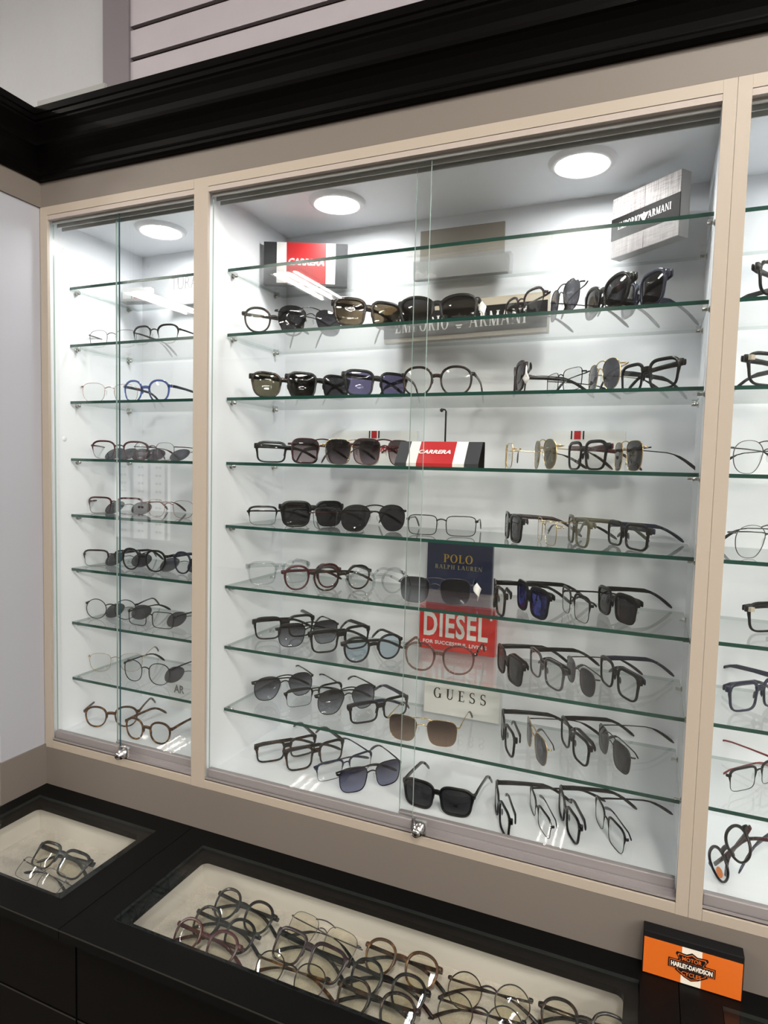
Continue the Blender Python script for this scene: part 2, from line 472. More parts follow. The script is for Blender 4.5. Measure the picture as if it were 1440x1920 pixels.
# cornice: one moulded profile mitred round the inner corner
prof = [(0.0, 1.193), (0.009, 1.193), (0.013, 1.1965), (0.014, 1.201), (0.011, 1.206), (0.0105, 1.209), (0.0125, 1.218), (0.0165, 1.2275),
        (0.0235, 1.238), (0.031, 1.2445), (0.0355, 1.247), (0.0355, 1.251), (0.0315, 1.2535), (0.0315, 1.2565), (0.034, 1.266), (0.0385, 1.277),
        (0.0425, 1.284), (0.0425, 1.2875), (0.046, 1.290), (0.0465, 1.2975), (0.0495, 1.2995), (0.0495, 1.312), (0.0, 1.312)]
cb = MB(); n = len(prof); vs = []
for d, z in prof: vs.append((-1.9, YL - d, L(z)))
for d, z in prof: vs.append((XW + d, YL - d, L(z)))
for d, z in prof: vs.append((XW + d, -d, L(z)))
for d, z in prof: vs.append((2.6, -d, L(z)))
cb.add(vs, [(k * n + i, k * n + (i + 1) % n, (k + 1) * n + (i + 1) % n, (k + 1) * n + i) for k in (0, 1, 2) for i in range(n)])
cb.add([(XW, 0, L(1.3119)), (2.6, 0, L(1.3119)), (2.6, 0.327, L(1.3119)), (XW, 0.327, L(1.3119))], [(0, 1, 2, 3)])
solid('trim_7', cb, MT['cornice'], kind='structure')

# ceiling lights: recessed troffers with three tubes each
def troffer(x, y, label, tubes):
    t = thing('ceiling_light', label, 'ceiling light', (x, y, CZ), 0, 'recessed fluorescent ceiling lights')
    hb = MB()
    hb.box(-0.15, 0.15, -0.46, 0.46, 0.012, 0.018)
    for a in (-1, 1):
        hb.box(a * 0.15 - 0.012, a * 0.15 + 0.012, -0.472, 0.472, -0.006, 0.018); hb.box(-0.14, 0.14, a * 0.46 - 0.012, a * 0.46 + 0.012, -0.006, 0.018)
    part('housing', hb, MT['housing'], t)
    for k in tubes:
        tb = MB().tube([(k * 0.062, -0.43, -0.001), (k * 0.062, 0.43, -0.001)], 0.008, 10)
        part('tube', tb, MT['tube'], t, True)
# a lit wall of frames at the far end of the shop: it shows as a reflection in the narrow cabinet's doors
dw = thing('display_wall', 'white lit display wall of spectacles at the far end of the shop', 'display wall', (-7.15, Y0 + 0.01, 0))
part('panel', MB().box(-0.62, 0.52, 0, 0.06, 0.35, 1.62), MT['litpanel'], dw)
part('header', MB().box(-0.62, 0.52, 0, 0.09, 1.62, 1.84), MT['spink'], dw)
for x in (-0.62, -0.24, 0.14, 0.50): part('divider', MB().box(x - 0.012, x + 0.012, 0.06, 0.1, 0.35, 1.84), MT['dark'], dw)
for k in range(9):
    for j in range(3):
        x = -0.43 + 0.38 * j; z = 0.42 + 0.135 * k
        q = MB()
        for a in (-1, 1): q.prism([(x + a * 0.036 + 0.027 * math.cos(t * math.pi / 5), z + 0.06 + 0.021 * math.sin(t * math.pi / 5)) for t in range(10)], 0.07, 0.075)
        q.box(x - 0.012, x + 0.012, 0.07, 0.075, z + 0.062, z + 0.068)
        part('frame_row', q, FR['black' if (j + k) % 3 else 'tort'], dw)
LIGHTS = [(-3.90, -4.2, 'leftmost'), (-2.18, -4.16, 'second from left'), (0.13, -4.18, 'third from left'), (3.0, -4.2, 'fourth from left, added fill'), (5.2, -4.2, 'fifth from left, added fill'), (7.4, -4.2, 'rightmost, added fill'),  # first three follow the door reflections; the rest are added, unseen fill
          (-3.2, -1.7, 'left end, added fill'), (1.2, -1.75, 'left of centre, added fill'), (3.3, -1.85, 'right of centre, added fill'), (5.4, -1.85, 'right end, added fill'),  # near row, added out of view to raise the room light
          (3.4, -6.4, 'left'), (5.5, -6.4, 'middle'), (7.6, -6.4, 'right')]  # far row, added out of view for more frontal light
for i, (x, y, nm) in enumerate(LIGHTS):
    troffer(x, y, 'recessed fluorescent light in the shop ceiling, %s row, %s' % ('middle' if i < 6 else 'near' if i < 10 else 'far', nm), (-1.6, 0, 1.6) if i in (0, 1) else (-1.5, -0.5, 0.5, 1.5))

# ------------------------------------------------------------------ display cabinets
SHZ = [0.9995, 0.8744, 0.7494, 0.6219, 0.4956, 0.3725, 0.2482, 0.1187]
ZC = 1.133
ORD = ['top', 'second', 'third', 'fourth', 'fifth', 'sixth', 'seventh', 'lowest']
def cabinet(nm, xi0, xi1, stiles, rails, split, lights, lock, first_pins):
    """xi0, xi1: inner faces; stiles: list of (x0, x1, y1); rails (x0, x1) opening; split: (front pane edge, rear pane edge)"""
    xm = (xi0 + xi1) / 2
    t = thing('display_cabinet', nm, 'display cabinet', (xm, 0, L(-0.0165)), 0, 'white lit display cabinets in the wall')
    def B(x0, x1, y0, y1, z0, z1): return MB().box(x0 - xm, x1 - xm, y0, y1, z0 + 0.0165, z1 + 0.0165)
    part('side_panel', B(xi0 - 0.0035, xi0, 0.0062, 0.296, -0.012, ZC + 0.006), MT['white'], t)
    part('side_panel', B(xi1, xi1 + 0.0035, 0.0062, 0.296, -0.012, ZC + 0.006), MT['white'], t)
    part('back_panel', B(xi0 - 0.0035, xi1 + 0.0035, 0.296, 0.302, -0.012, ZC + 0.006), MT['white'], t)
    part('top_panel', B(xi0, xi1, 0.02, 0.296, ZC, ZC + 0.008), MT['white'], t)
    part('bottom_panel', B(xi0, xi1, 0.036, 0.296, -0.012, 0.0), MT['white'], t)
    for x0, x1 in stiles: bevel(part('stile', B(x0, x1, 0, 0.006, -0.0165, 1.143), MT['beige'], t), 0.0002, 1)
    r0, r1 = rails
    bevel(part('top_rail', B(r0, r1, 0, 0.0185, 1.1257, 1.143), MT['beige'], t), 0.0002, 1)
    bevel(part('bottom_rail', B(r0, r1, 0, 0.0185, -0.0165, 0.0), MT['beige'], t), 0.0006, 1)
    part('header_strip', B(r0, r1, 0.001, 0.011, 1.1165, 1.1252), MT['header'], t)
    tb = B(r0, r1, 0.012, 0.0145, 1.111, 1.127)
    tb.box(r0 - xm, r1 - xm, 0.0245, 0.027, 1.108 + 0.0165, 1.127 + 0.0165); tb.box(r0 - xm, r1 - xm, 0.0365, 0.0385, 1.105 + 0.0165, 1.127 + 0.0165)
    tb.box(r0 - xm, r1 - xm, 0.012, 0.0385, 1.127 + 0.0165, 1.130 + 0.0165)
    part('top_track', tb, MT['aludark'], t)
    bt = B(r0, r1, 0.003, 0.0385, 0.0, 0.0015)
    for y in (0.003, 0.0225, 0.037): bt.box(r0 - xm, r1 - xm, y, y + 0.0015, 0.0165, 0.0165 + 0.0055)
    part('bottom_track', bt, MT['alu'], t)
    f, r = split
    edge = [MT['pane'], MT['gedge2'], MT['gedge3'], MT['alu']]
    def door(x0, x1, y, end, strip, e):
        d = MB()
        d.box(x0 - xm, x1 - xm, y - 0.002, y + 0.002, 0.012 + 0.0165, 1.122 + 0.0165, {'d': 0, 3: e if end == 'r' else 1, 5: 1, 0: 1, 1: 1})
        o = part('sliding_door', d, edge, t)
        s = MB().box(x0 - xm, x1 - xm, y - 0.0055, y + 0.0055, 0.0025 + 0.0165, 0.0200 + 0.0165)
        bevel(link('door_shoe', s.mesh('door_shoe', MT['alu']), o), 0.0015, 2)
        return o
    door(r0 + 0.001, f, 0.0145, 'r', 0, 2 if nm.startswith('narrow') else 1)
    if r is not None: door(r, r1 - 0.001, 0.031, 'l', 0, 1)
    for x, y in lights:
        ring = MB().lathe([(0.0425, -0.006), (0.044, -0.0078), (0.050, -0.0065), (0.0545, -0.0025), (0.0555, 0.0)], 'Z', (x - xm, y, ZC + 0.0165), 48)
        o = part('downlight', ring, MT['ring'], t, True)
        dm = MB().lathe([(0.0005, -0.0045), (0.0425, -0.006)], 'Z', (x - xm, y, ZC + 0.0165), 48)
        o2 = link('diffuser', dm.mesh('diffuser', MT['lamp'], True), o)
    pinm = MB().tube([(-0.004, 0, 0), (0.011, 0, 0)], 0.0028, 8).tube([(0.0, 0, 0), (0.002, 0, 0)], 0.0048, 10).mesh('shelf_pin', MT['pin'], True)
    for z in SHZ:
        for sx, x in ((1, xi0), (-1, xi1)):
            for y in (0.093, 0.248):
                o = link('shelf_pin', pinm, t, (x - xm, y, z - 0.006 - 0.003 + 0.0165)); o.scale = (sx, 1, 1)
    if lock:
        lx = lock - xm; lb = MB()
        lb.box(lx - 0.011, lx + 0.011, -0.001, 0.0085, 0.0165 + 0.003, 0.0165 + 0.026)
        o = bevel(part('lock', lb, MT['chrome'], t), 0.0025, 2)
        bl = MB().lathe([(0.0005, -0.017), (0.0058, -0.017), (0.0072, -0.0155), (0.0072, -0.009), (0.0092, -0.009), (0.0095, -0.006), (0.0095, 0.0)], 'Y', (lx - 0.002, 0, 0.0165 + 0.012), 24)
        link('key_barrel', bl.mesh('key_barrel', MT['chrome'], True), o)
        kh = MB().lathe([(0.0002, -0.0173), (0.003, -0.0173), (0.003, -0.0168)], 'Y', (lx - 0.002, 0, 0.0165 + 0.012), 16)
        link('keyhole', kh.mesh('keyhole', MT['dark'], True), o)
    if first_pins:                       # white caps over the screws in the side panel
        for z in (1.075, 0.665):
            cp = MB().lathe([(0.0003, 0.0012), (0.005, 0.0012), (0.0062, 0.0)], 'Y', (0, 0, 0), 18)
            o = link('screw_cap', cp.mesh('screw_cap', MT['cap'], True), t, (xi0 - xm, 0.06, z + 0.0165)); o.rotation_euler = (0, 0, -math.pi / 2)
        cp = MB().lathe([(0.0003, 0.0012), (0.005, 0.0012), (0.0062, 0.0)], 'Y', (0, 0, 0), 18)
        o = link('screw_cap', cp.mesh('screw_cap', MT['cap'], True), t, (xi0 - xm + 0.02, 0.296, 1.113 + 0.0165)); o.rotation_euler = (0, 0, math.pi)
    return t
cabinet('narrow lit display cabinet in the corner beside the white side panel', -0.437, -0.0195, [(XW + 0.0005, -0.4126)], (-0.4126, -0.0325), (-0.229, -0.2535), [(-0.2528, 0.158)], -0.2053, True)
cabinet('wide lit display cabinet in the middle with two round downlights', -0.0125, 0.8455, [(-0.032, 0.0), (0.84, 0.857)], (0.0, 0.84), (0.4285, 0.3977), [(0.1855, 0.156), (0.6453, 0.148)], 0.4469, False)
cabinet('lit display cabinet cut off by the right edge of the picture', 0.8525, 1.71, [(0.8573, 0.8746), (1.69, 1.72)], (0.8746, 1.69), (1.3, 1.27), [(1.05, 0.152), (1.51, 0.15)], None, False)

def shelf(x0, x1, k, where):
    z = SHZ[k]
    b = MB().box(-(x1 - x0) / 2, (x1 - x0) / 2, 0, 0.202, -0.006, 0, {'d': 2, 0: 0, 1: 0, 2: 1})
    o = link('glass_shelf', b.mesh('glass_shelf', [MT['shelf'], MT['gedge'], MT['gedge5']]), None, ((x0 + x1) / 2, 0.0735, L(z)))
    tag(o, '%s glass shelf with green edge in the %s cabinet' % (ORD[k] if k in (0, 7) else ORD[k] + ' highest', where), 'shelf', 'glass shelves of the %s cabinet' % where)
for k in range(8):
    shelf(-0.4335, -0.023, k, 'narrow left')
    shelf(-0.009, 0.8420, k, 'wide middle')
    shelf(0.856, 1.7065, k, 'cut-off right')

# ------------------------------------------------------------------ counter cases
def counter(x0, x1, ox0, ox1, label, inner_step=0.02):
    """top slab with a glazed opening, linen tray below, drawer fronts"""
    xm = (x0 + x1) / 2
    YF, YB, OY0, OY1 = -0.312, -0.0005, -0.2612, -0.0425
    t = thing('counter_case', label, 'display counter', (xm, -0.16, 0.0), 0, 'black counter display cases with glass tops')
    z1 = L(-0.10); z0 = L(-0.1165)
    def B(a, b, c, d, e, f, mi=0): return MB().box(a - xm, b - xm, c + 0.16, d + 0.16, e, f, mi)
    s = B(x0, x1, YF, OY0, z0, z1); s.box(x0 - xm, x1 - xm, OY1 + 0.16, YB + 0.16, z0, z1)
    s.box(x0 - xm, ox0 - xm, OY0 + 0.16, OY1 + 0.16, z0, z1); s.box(ox1 - xm, x1 - xm, OY0 + 0.16, OY1 + 0.16, z0, z1)
    part('counter_top', s, MT['counter'], t)
    part('edge_glint', B(x0, x1, YF - 0.0008, YF, z1 - 0.0024, z1 - 0.0004), MT['edge_glint'], t)  # highlight along the slab's front edge, painted as a thin pale strip
    # rebate ledge the pane lies on, with rounded inner corners
    ix0, ix1, iy0, iy1 = ox0 + inner_step, ox1 - inner_step, OY0 + 0.012, OY1 - inner_step
    lg = MB(); R, N = 0.012, 6
    outer, inner = [], []
    for cx, cy, sx, sy, a in ((ix1 - R, iy1 - R, ox1, OY1, 0), (ix0 + R, iy1 - R, ox0, OY1, 90), (ix0 + R, iy0 + R, ox0, OY0, 180), (ix1 - R, iy0 + R, ox1, OY0, 270)):
        for k in range(N + 1):
            q = math.radians(a + 90 * k / N); inner.append((cx + R * math.cos(q), cy + R * math.sin(q))); outer.append((sx, sy))
    nn = len(inner); vs = []
    for zq in (z1 - 0.0057, z1 - 0.0165):
        vs += [(p[0] - xm, p[1] + 0.16, zq) for p in outer] + [(p[0] - xm, p[1] + 0.16, zq) for p in inner]
    fs = []
    for k in range(nn):
        j = (k + 1) % nn
        fs += [(k, j, nn + j, nn + k), (2 * nn + k, 3 * nn + k, 3 * nn + j, 2 * nn + j), (nn + k, nn + j, 3 * nn + j, 3 * nn + k)]
    lg.add(vs, fs); part('rebate', lg, MT['counter'], t)
    g = B(ox0 + 0.0006, ox1 - 0.0006, OY0 + 0.0006, OY1 - 0.0006, z1 - 0.0055, z1 + 0.0004, {'d': 1, 0: 0, 1: 0})
    part('glass_top', g, [MT['topglass'], MT['gedge4']], t)
    zt = L(TRAY)
    part('tray_bottom', B(ix0 - 0.015, ix1 + 0.015, iy0 - 0.01, iy1 + 0.015, zt - 0.004, zt), MT['tray'], t)
    for a, b, c, d in ((ix0 - 0.019, ix0 - 0.015, iy0 - 0.01, iy1 + 0.019), (ix1 + 0.015, ix1 + 0.019, iy0 - 0.01, iy1 + 0.019), (ix0 - 0.015, ix1 + 0.015, iy1 + 0.015, iy1 + 0.019), (ix0 - 0.015, ix1 + 0.015, iy0 - 0.014, iy0 - 0.01)):
        part('tray_wall', B(a, b, c, d, zt - 0.004, z1 - 0.0165), MT['traywall'], t)
    part('carcass', B(x0 + 0.001, x1 - 0.001, -0.262, YB, 0.0, zt - 0.0045), MT['counter_front'], t)
    zs = [L(-0.1175), L(-0.271), L(-0.52), L(-0.77), 0.09]
    for k in range(4):
        part('drawer', B(x0 + 0.0015, x1 - 0.0015, -0.28, -0.2625, zs[k + 1] + 0.0015, zs[k] - 0.0015), MT['counter_front'], t)
        part('drawer_edge', B(x0 + 0.0015, x1 - 0.0015, -0.2806, -0.28, zs[k] - 0.004, zs[k] - 0.0015), MT['edge_glint'], t)  # same painted glint along the drawer's top edge
    return t
TRAY = -0.172
counter(XW + 0.0045, -0.0252, -0.3985, -0.079, 'black counter case in the corner with two pairs of glasses')
counter(-0.0240, 0.8478, 0.032, 0.7975, 'black counter case in the middle with columns of folded glasses')
counter(0.8490, 1.75, 0.9016, 1.66, 'black counter case at the lower right corner, mostly out of view')

# ------------------------------------------------------------------ signs and boxes
def panel_thing(name, label, x, y, z, w, h, d, rz, mats, cat='sign', body='board'):
    """upright slab; local x across, y back, z up, origin at the lower front left corner's middle"""
    t = thing(name, label, cat, (x, y, L(z)), rz)
    return t
# striped box with red centre on the top shelf
rz = math.radians(24)
t = panel_thing('brand_box', 'black, white and red striped box on the top shelf, middle cabinet', 0.0790, 0.222, 0.9997, 0, 0, 0, rz, None, 'box')
W, H = 0.176, 0.088
part('box_body', MB().box(-W / 2, W / 2, 0, 0.015, 0, H), MT['sgrey'], t)
for a, b, m in ((0.0, 0.155, 'sgrey'), (0.155, 0.272, 'swhite'), (0.272, 0.745, 'sred'), (0.745, 0.858, 'swhite'), (0.858, 1.0, 'sgrey')):
    part('stripe', MB().box(-W / 2 + a * W, -W / 2 + b * W, -0.0012, 0, 0.004 if m != 'sgrey' else 0, H), MT[m], t)
part('lettering', text_mb('CARRERA', -W / 2 + 0.295 * W, 0.041, 0.43 * W, 0.0145, -0.0014, 0.035, 0.25), MT['swhite'], t)
# taupe slab on a clear acrylic foot
t = thing('display_slab', 'taupe slab on clear acrylic foot, top shelf, behind sliding door edge', 'display stand', (0.405, 0.27, L(0.9997)))
part('slab', MB().box(-0.0862, 0.0862, 0.0, 0.006, 0.034, 0.1), MT['taupe'], t)
part('slab_lower_edge', MB().box(-0.0862, 0.0862, -0.0008, 0, 0.034, 0.0405), MT['ledge'], t)
part('foot', MB().box(-0.093, 0.097, -0.014, 0.002, 0.0, 0.034), MT['boxgrey'], t)
part('foot_cover', MB().box(-0.094, 0.104, -0.017, 0.004, 0.0, 0.036, 0), MT['acrylic'], t)
# tilted linen plaque at the right end of the top shelf
t = thing('brand_plaque', 'silver linen plaque with black lettered band, angled at right end of top shelf', 'sign', (0.7443, 0.2027, L(0.9997)), math.radians(-39.2))
part('plaque_body', MB().box(-0.0695, 0.0695, 0, 0.022, 0, 0.1035), MT['boxgrey'], t)
for a, b in ((-0.0692, -0.0004), (0.0004, 0.0692)):
    part('linen_panel', MB().box(a, b, -0.0012, 0, 0.0685, 0.103), MT['linenbox'], t)
    part('linen_panel', MB().box(a, b, -0.0012, 0, 0.0006, 0.030), MT['linenbox'], t)
part('band', MB().box(-0.07, 0.0695, -0.0018, 0, 0.0305, 0.068), MT['sblack'], t)
part('lettering', serif_mb('EMPORIO', -0.055, 0.0465, 0.047, 0.0115, -0.0019), MT['swhite'], t)
part('lettering', serif_mb('ARMANI', 0.009, 0.0465, 0.045, 0.0115, -0.0019), MT['swhite'], t)
part('emblem', eagle_mb(0.0005, 0.0455, 0.02, 0.0125, -0.0019), MT['swhite'], t)
# wide board with black lettered band on the second shelf
t = thing('brand_board', 'wide beige board with black lettered band on second shelf, behind sunglasses', 'sign', (0.4195, 0.236, L(0.8746)), math.radians(-4.5))
part('board', MB().box(-0.1675, 0.1675, 0, 0.02, 0, 0.072), MT['beigeboard'], t)
part('band', MB().box(-0.1678, 0.1678, -0.0012, 0, 0.008, 0.057), MT['sblack'], t)
part('lettering', serif_mb('EMPORIO', -0.142, 0.0185, 0.118, 0.0275, -0.0013, 0.1), MT['swhite'], t)
part('lettering', serif_mb('ARMANI', 0.018, 0.0185, 0.112, 0.0275, -0.0013, 0.1), MT['swhite'], t)
part('emblem', eagle_mb(-0.003, 0.0185, 0.032, 0.026, -0.0013), MT['swhite'], t)
# striped wedge block on the fourth shelf
t = thing('brand_block', 'sloping black, white and red striped block on fourth shelf, middle cabinet', 'sign', (0.4265, 0.085, L(0.6221)))
bw = 0.154
def wedge(mb, a, b, e=0.0, mi=0):
    x0, x1 = -bw / 2 + a * bw, -bw / 2 + b * bw
    pr = [(0.0 - e, 0.0), (0.0 - e, 0.006), (0.027 - e, 0.0445 + e), (0.042, 0.0445 + e), (0.042, 0.0)]
    n_ = len(pr); vs = [(x0, y, z) for y, z in pr] + [(x1, y, z) for y, z in pr]
    mb.add(vs, [tuple(range(n_)), tuple(range(2 * n_ - 1, n_ - 1, -1))] + [(i, i + n_, (i + 1) % n_ + n_, (i + 1) % n_) for i in range(n_)], mi)
    return mb
part('block_body', wedge(MB(), 0, 1), MT['sblack'], t)
for a, b, m in ((0.0, 0.14, 'sgrey'), (0.145, 0.265, 'swhite'), (0.265, 0.7, 'sred'), (0.7, 0.835, 'swhite'), (0.838, 1.0, 'sgrey')):
    part('stripe', wedge(MB(), a, b, 0.0006), MT[m], t)
tm = text_mb('CARRERA', -0.036 , 0, 0.06, 0.0085, 0, 0.035, 0.25)
tm.v = [(x, 0.027 * 0.42 + 0.574 * z - 0.0013, 0.006 + 0.0385 * 0.42 + 0.819 * z + 0.0009) for x, y, z in tm.v]
part('lettering', tm, MT['swhite'], t)
t = thing('display_hook', 'thin black upright rod with bent knob behind the striped block', 'display hook', (0.4272, 0.135, L(0.6222)))
part('rod', MB().tube([(0, 0, 0), (0, 0, 0.101), (-0.001, -0.0015, 0.1035), (-0.005, -0.002, 0.1045)], 0.0016, 8), MT['dark'], t, True)
part('knob', MB().tube([(-0.0045, -0.002, 0.1035), (-0.0065, -0.002, 0.1035), (-0.0095, -0.002, 0.102), (-0.0105, -0.002, 0.1015)], [0.0015, 0.0036, 0.0032, 0.001], 10), MT['dark'], t, True)
part('foot', MB().box(-0.012, 0.012, -0.006, 0.02, 0, 0.002), MT['dark'], t)
# white cards with a small red stripe at the back of the fourth shelf
for x0, x1, xs, lab in ((0.132, 0.329, 0.233, 'left'), (0.60, 0.73, 0.646, 'right')):
    t = thing('striped_card', 'white card with small red and black stripe, back of fourth shelf, %s of striped block' % lab, 'card', ((x0 + x1) / 2, 0.255, L(0.6221)))
    xm = (x0 + x1) / 2; hw = (x1 - x0) / 2
    part('card', MB().box(-hw, hw, 0, 0.012, 0, 0.0735), MT['spale'], t)
    xs -= xm
    for a, b, m in ((-0.012, -0.0095, 'sblack'), (-0.006, 0.006, 'sred'), (0.0095, 0.012, 'sblack')):
        part('stripe', MB().box(xs + a, xs + b, -0.0008, 0, 0.058, 0.0735), MT[m], t)
    if lab == 'left': part('lettering', text_mb('CARRERA', -0.005, 0.030, 0.075, 0.013, -0.0008, 0.035, 0.25), MT['sred'], t)
# navy plaque
t = thing('brand_plaque', 'navy plaque with gold lettering on the sixth shelf', 'sign', (0.4285, 0.25, L(0.3727)))
bevel(part('board', MB().box(-0.068, 0.068, 0, 0.012, 0, 0.1005), MT['snavy'], t), 0.0015)
part('cover', MB().box(-0.0685, 0.0725, -0.0045, -0.0016, 0, 0.1015), MT['pane'], t)
part('lettering', serif_mb('POLO', -0.033, 0.058, 0.062, 0.0165, -0.0002), MT['sgold'], t)
part('lettering', serif_mb('RALPH LAUREN', -0.050, 0.0445, 0.098, 0.0085, -0.0002, 0.14), MT['sgold2'], t)
# red block
t = thing('brand_block', 'red block with bold white lettering on the seventh shelf', 'sign', (0.4275, 0.25, L(0.2484)))
bevel(part('board', MB().box(-0.0795, 0.0795, 0, 0.018, 0, 0.094), MT['sred2'], t), 0.001)
part('cover', MB().box(-0.080, 0.086, -0.0045, -0.0016, 0, 0.095), MT['pane'], t)
part('lettering', text_mb('DIESEL', -0.0695, 0.0275, 0.1345, 0.051, -0.0002, 0.028, 0, 1.1), MT['swhite'], t)
part('lettering', text_mb('FOR SUCCESSFUL LIVING', -0.0705, 0.0125, 0.134, 0.0075, -0.0002, 0.035, 0, 1.1), MT['swhite'], t)
part('mark', MB().lathe([(0.0003, -0.0006), (0.0024, -0.0006), (0.0024, 0)], 'Y', (0.0705, 0, 0.0745), 16), MT['swhite'], t)
# white lettered block
t = thing('brand_block', 'white block with spaced black serif lettering on the lowest shelf', 'sign', (0.4445, 0.235, L(0.1189)))
bevel(part('block', MB().box(-0.079, 0.079, 0.004, 0.03, 0, 0.07), MT['swhite'], t), 0.002)
part('cover', MB().box(-0.082, 0.086, 0, 0.0022, 0, 0.073), MT['pane'], t)
part('lettering', serif_mb('GUESS', -0.058, 0.0335, 0.111, 0.0215, 0.0039, 0.42), MT['sblack'], t)
# cards in the narrow cabinet
t = thing('brand_card', 'white card with thin grey lettering on top shelf of narrow cabinet', 'card', (-0.262, 0.272, L(0.9997)))
part('card', MB().box(-0.067, 0.067, 0, 0.004, 0, 0.0765), MT['spale'], t)
part('lettering', text_mb('TURA', -0.061, 0.036, 0.078, 0.03, -0.0003, -0.012), MT['sdkgrey'], t)
t = thing('gift_box', 'small white box with red stripe on grey foot, top shelf, narrow cabinet', 'box', (-0.384, 0.225, L(0.9997)), math.radians(12))
part('foot', MB().box(-0.040, 0.040, -0.014, 0.018, 0, 0.006), MT['boxgrey'], t)
part('box_body', MB().box(-0.04, 0.034, 0, 0.016, 0.006, 0.036), MT['spale'], t)
for a, b, m in ((-0.017, -0.0145, 'sdkgrey'), (-0.0105, 0.0035, 'spink'), (0.0075, 0.010, 'sdkgrey')):
    part('stripe', MB().box(a, b, -0.0006, 0, 0.008, 0.021), MT[m], t)
t = thing('brand_card', 'white card with bold dark letters on the floor of narrow cabinet', 'card', (-0.255, 0.275, L(0.0002)))
part('card', MB().box(-0.074, 0.074, 0, 0.003, 0, 0.072), MT['spale'], t)
part('lettering', text_mb('AR', -0.058, 0.038, 0.033, 0.02, -0.0003, 0.03), MT['sdkgrey'], t)
# orange block with shield emblem on the counter
t = thing('brand_block', 'orange and white block with black shield emblem on the counter', 'sign', (0.8635, -0.0235, L(-0.0995)), math.radians(-0.5))
bevel(part('block', MB().box(-0.064, 0.064, 0, 0.021, 0, 0.0625), MT['sblack'], t), 0.001)
for a, b, m in ((-0.0625, -0.0130, 'sorange'), (-0.0130, 0.0125, 'scream'), (0.0125, 0.0625, 'sorange')):
    part('face', MB().box(a, b, -0.001, 0, 0.0008, 0.0535), MT[m], t)
cx, cz = 0.0, 0.0275
def sh(pts, y, m, nm): part(nm, MB().prism([(cx + x * 0.001, cz + z * 0.001) for x, z in pts], y - 0.0004, y), MT[m], t)
top = [(-19, 5), (-17, 9), (-21, 15), (-19.5, 18), (-7, 17), (0, 21), (7, 17), (19.5, 18), (21, 15), (17, 9), (19, 5)]
bot = [(-19, -5), (-21, -9), (-15, -13), (-9, -17), (0, -20.5), (9, -17), (15, -13), (21, -9), (19, -5)]
for q in (top, bot):
    sh(q, -0.001, 'sblack', 'shield')
    sh([(x * 0.88, z * 0.9 if q is top else z * 0.9) for x, z in q], -0.0014, 'sorange', 'shield_line')
    sh([(x * 0.82, z * 0.84) for x, z in q], -0.0018, 'sblack', 'shield_field')
sh([(-30, -6.8), (30, -6.8), (30, 6.8), (-30, 6.8)], -0.0014, 'sblack', 'bar')
sh([(-28.6, -5.7), (28.6, -5.7), (28.6, 5.7), (-28.6, 5.7)], -0.0018, 'sorange', 'bar_line')
sh([(-27.8, -4.9), (27.8, -4.9), (27.8, 4.9), (-27.8, 4.9)], -0.0022, 'sblack', 'bar_field')
part('lettering', text_mb('HARLEY-DAVIDSON', cx - 0.0263, cz - 0.0036, 0.0526, 0.0072, -0.0023, 0.045), MT['scream'], t)
part('lettering', text_mb('MOTOR', cx - 0.0125, cz + 0.0076, 0.025, 0.0058, -0.0019, 0.02), MT['sorange'], t)
part('lettering', text_mb('CYCLES', cx - 0.0125, cz - 0.0135, 0.025, 0.0058, -0.0019, 0.02), MT['sorange'], t)

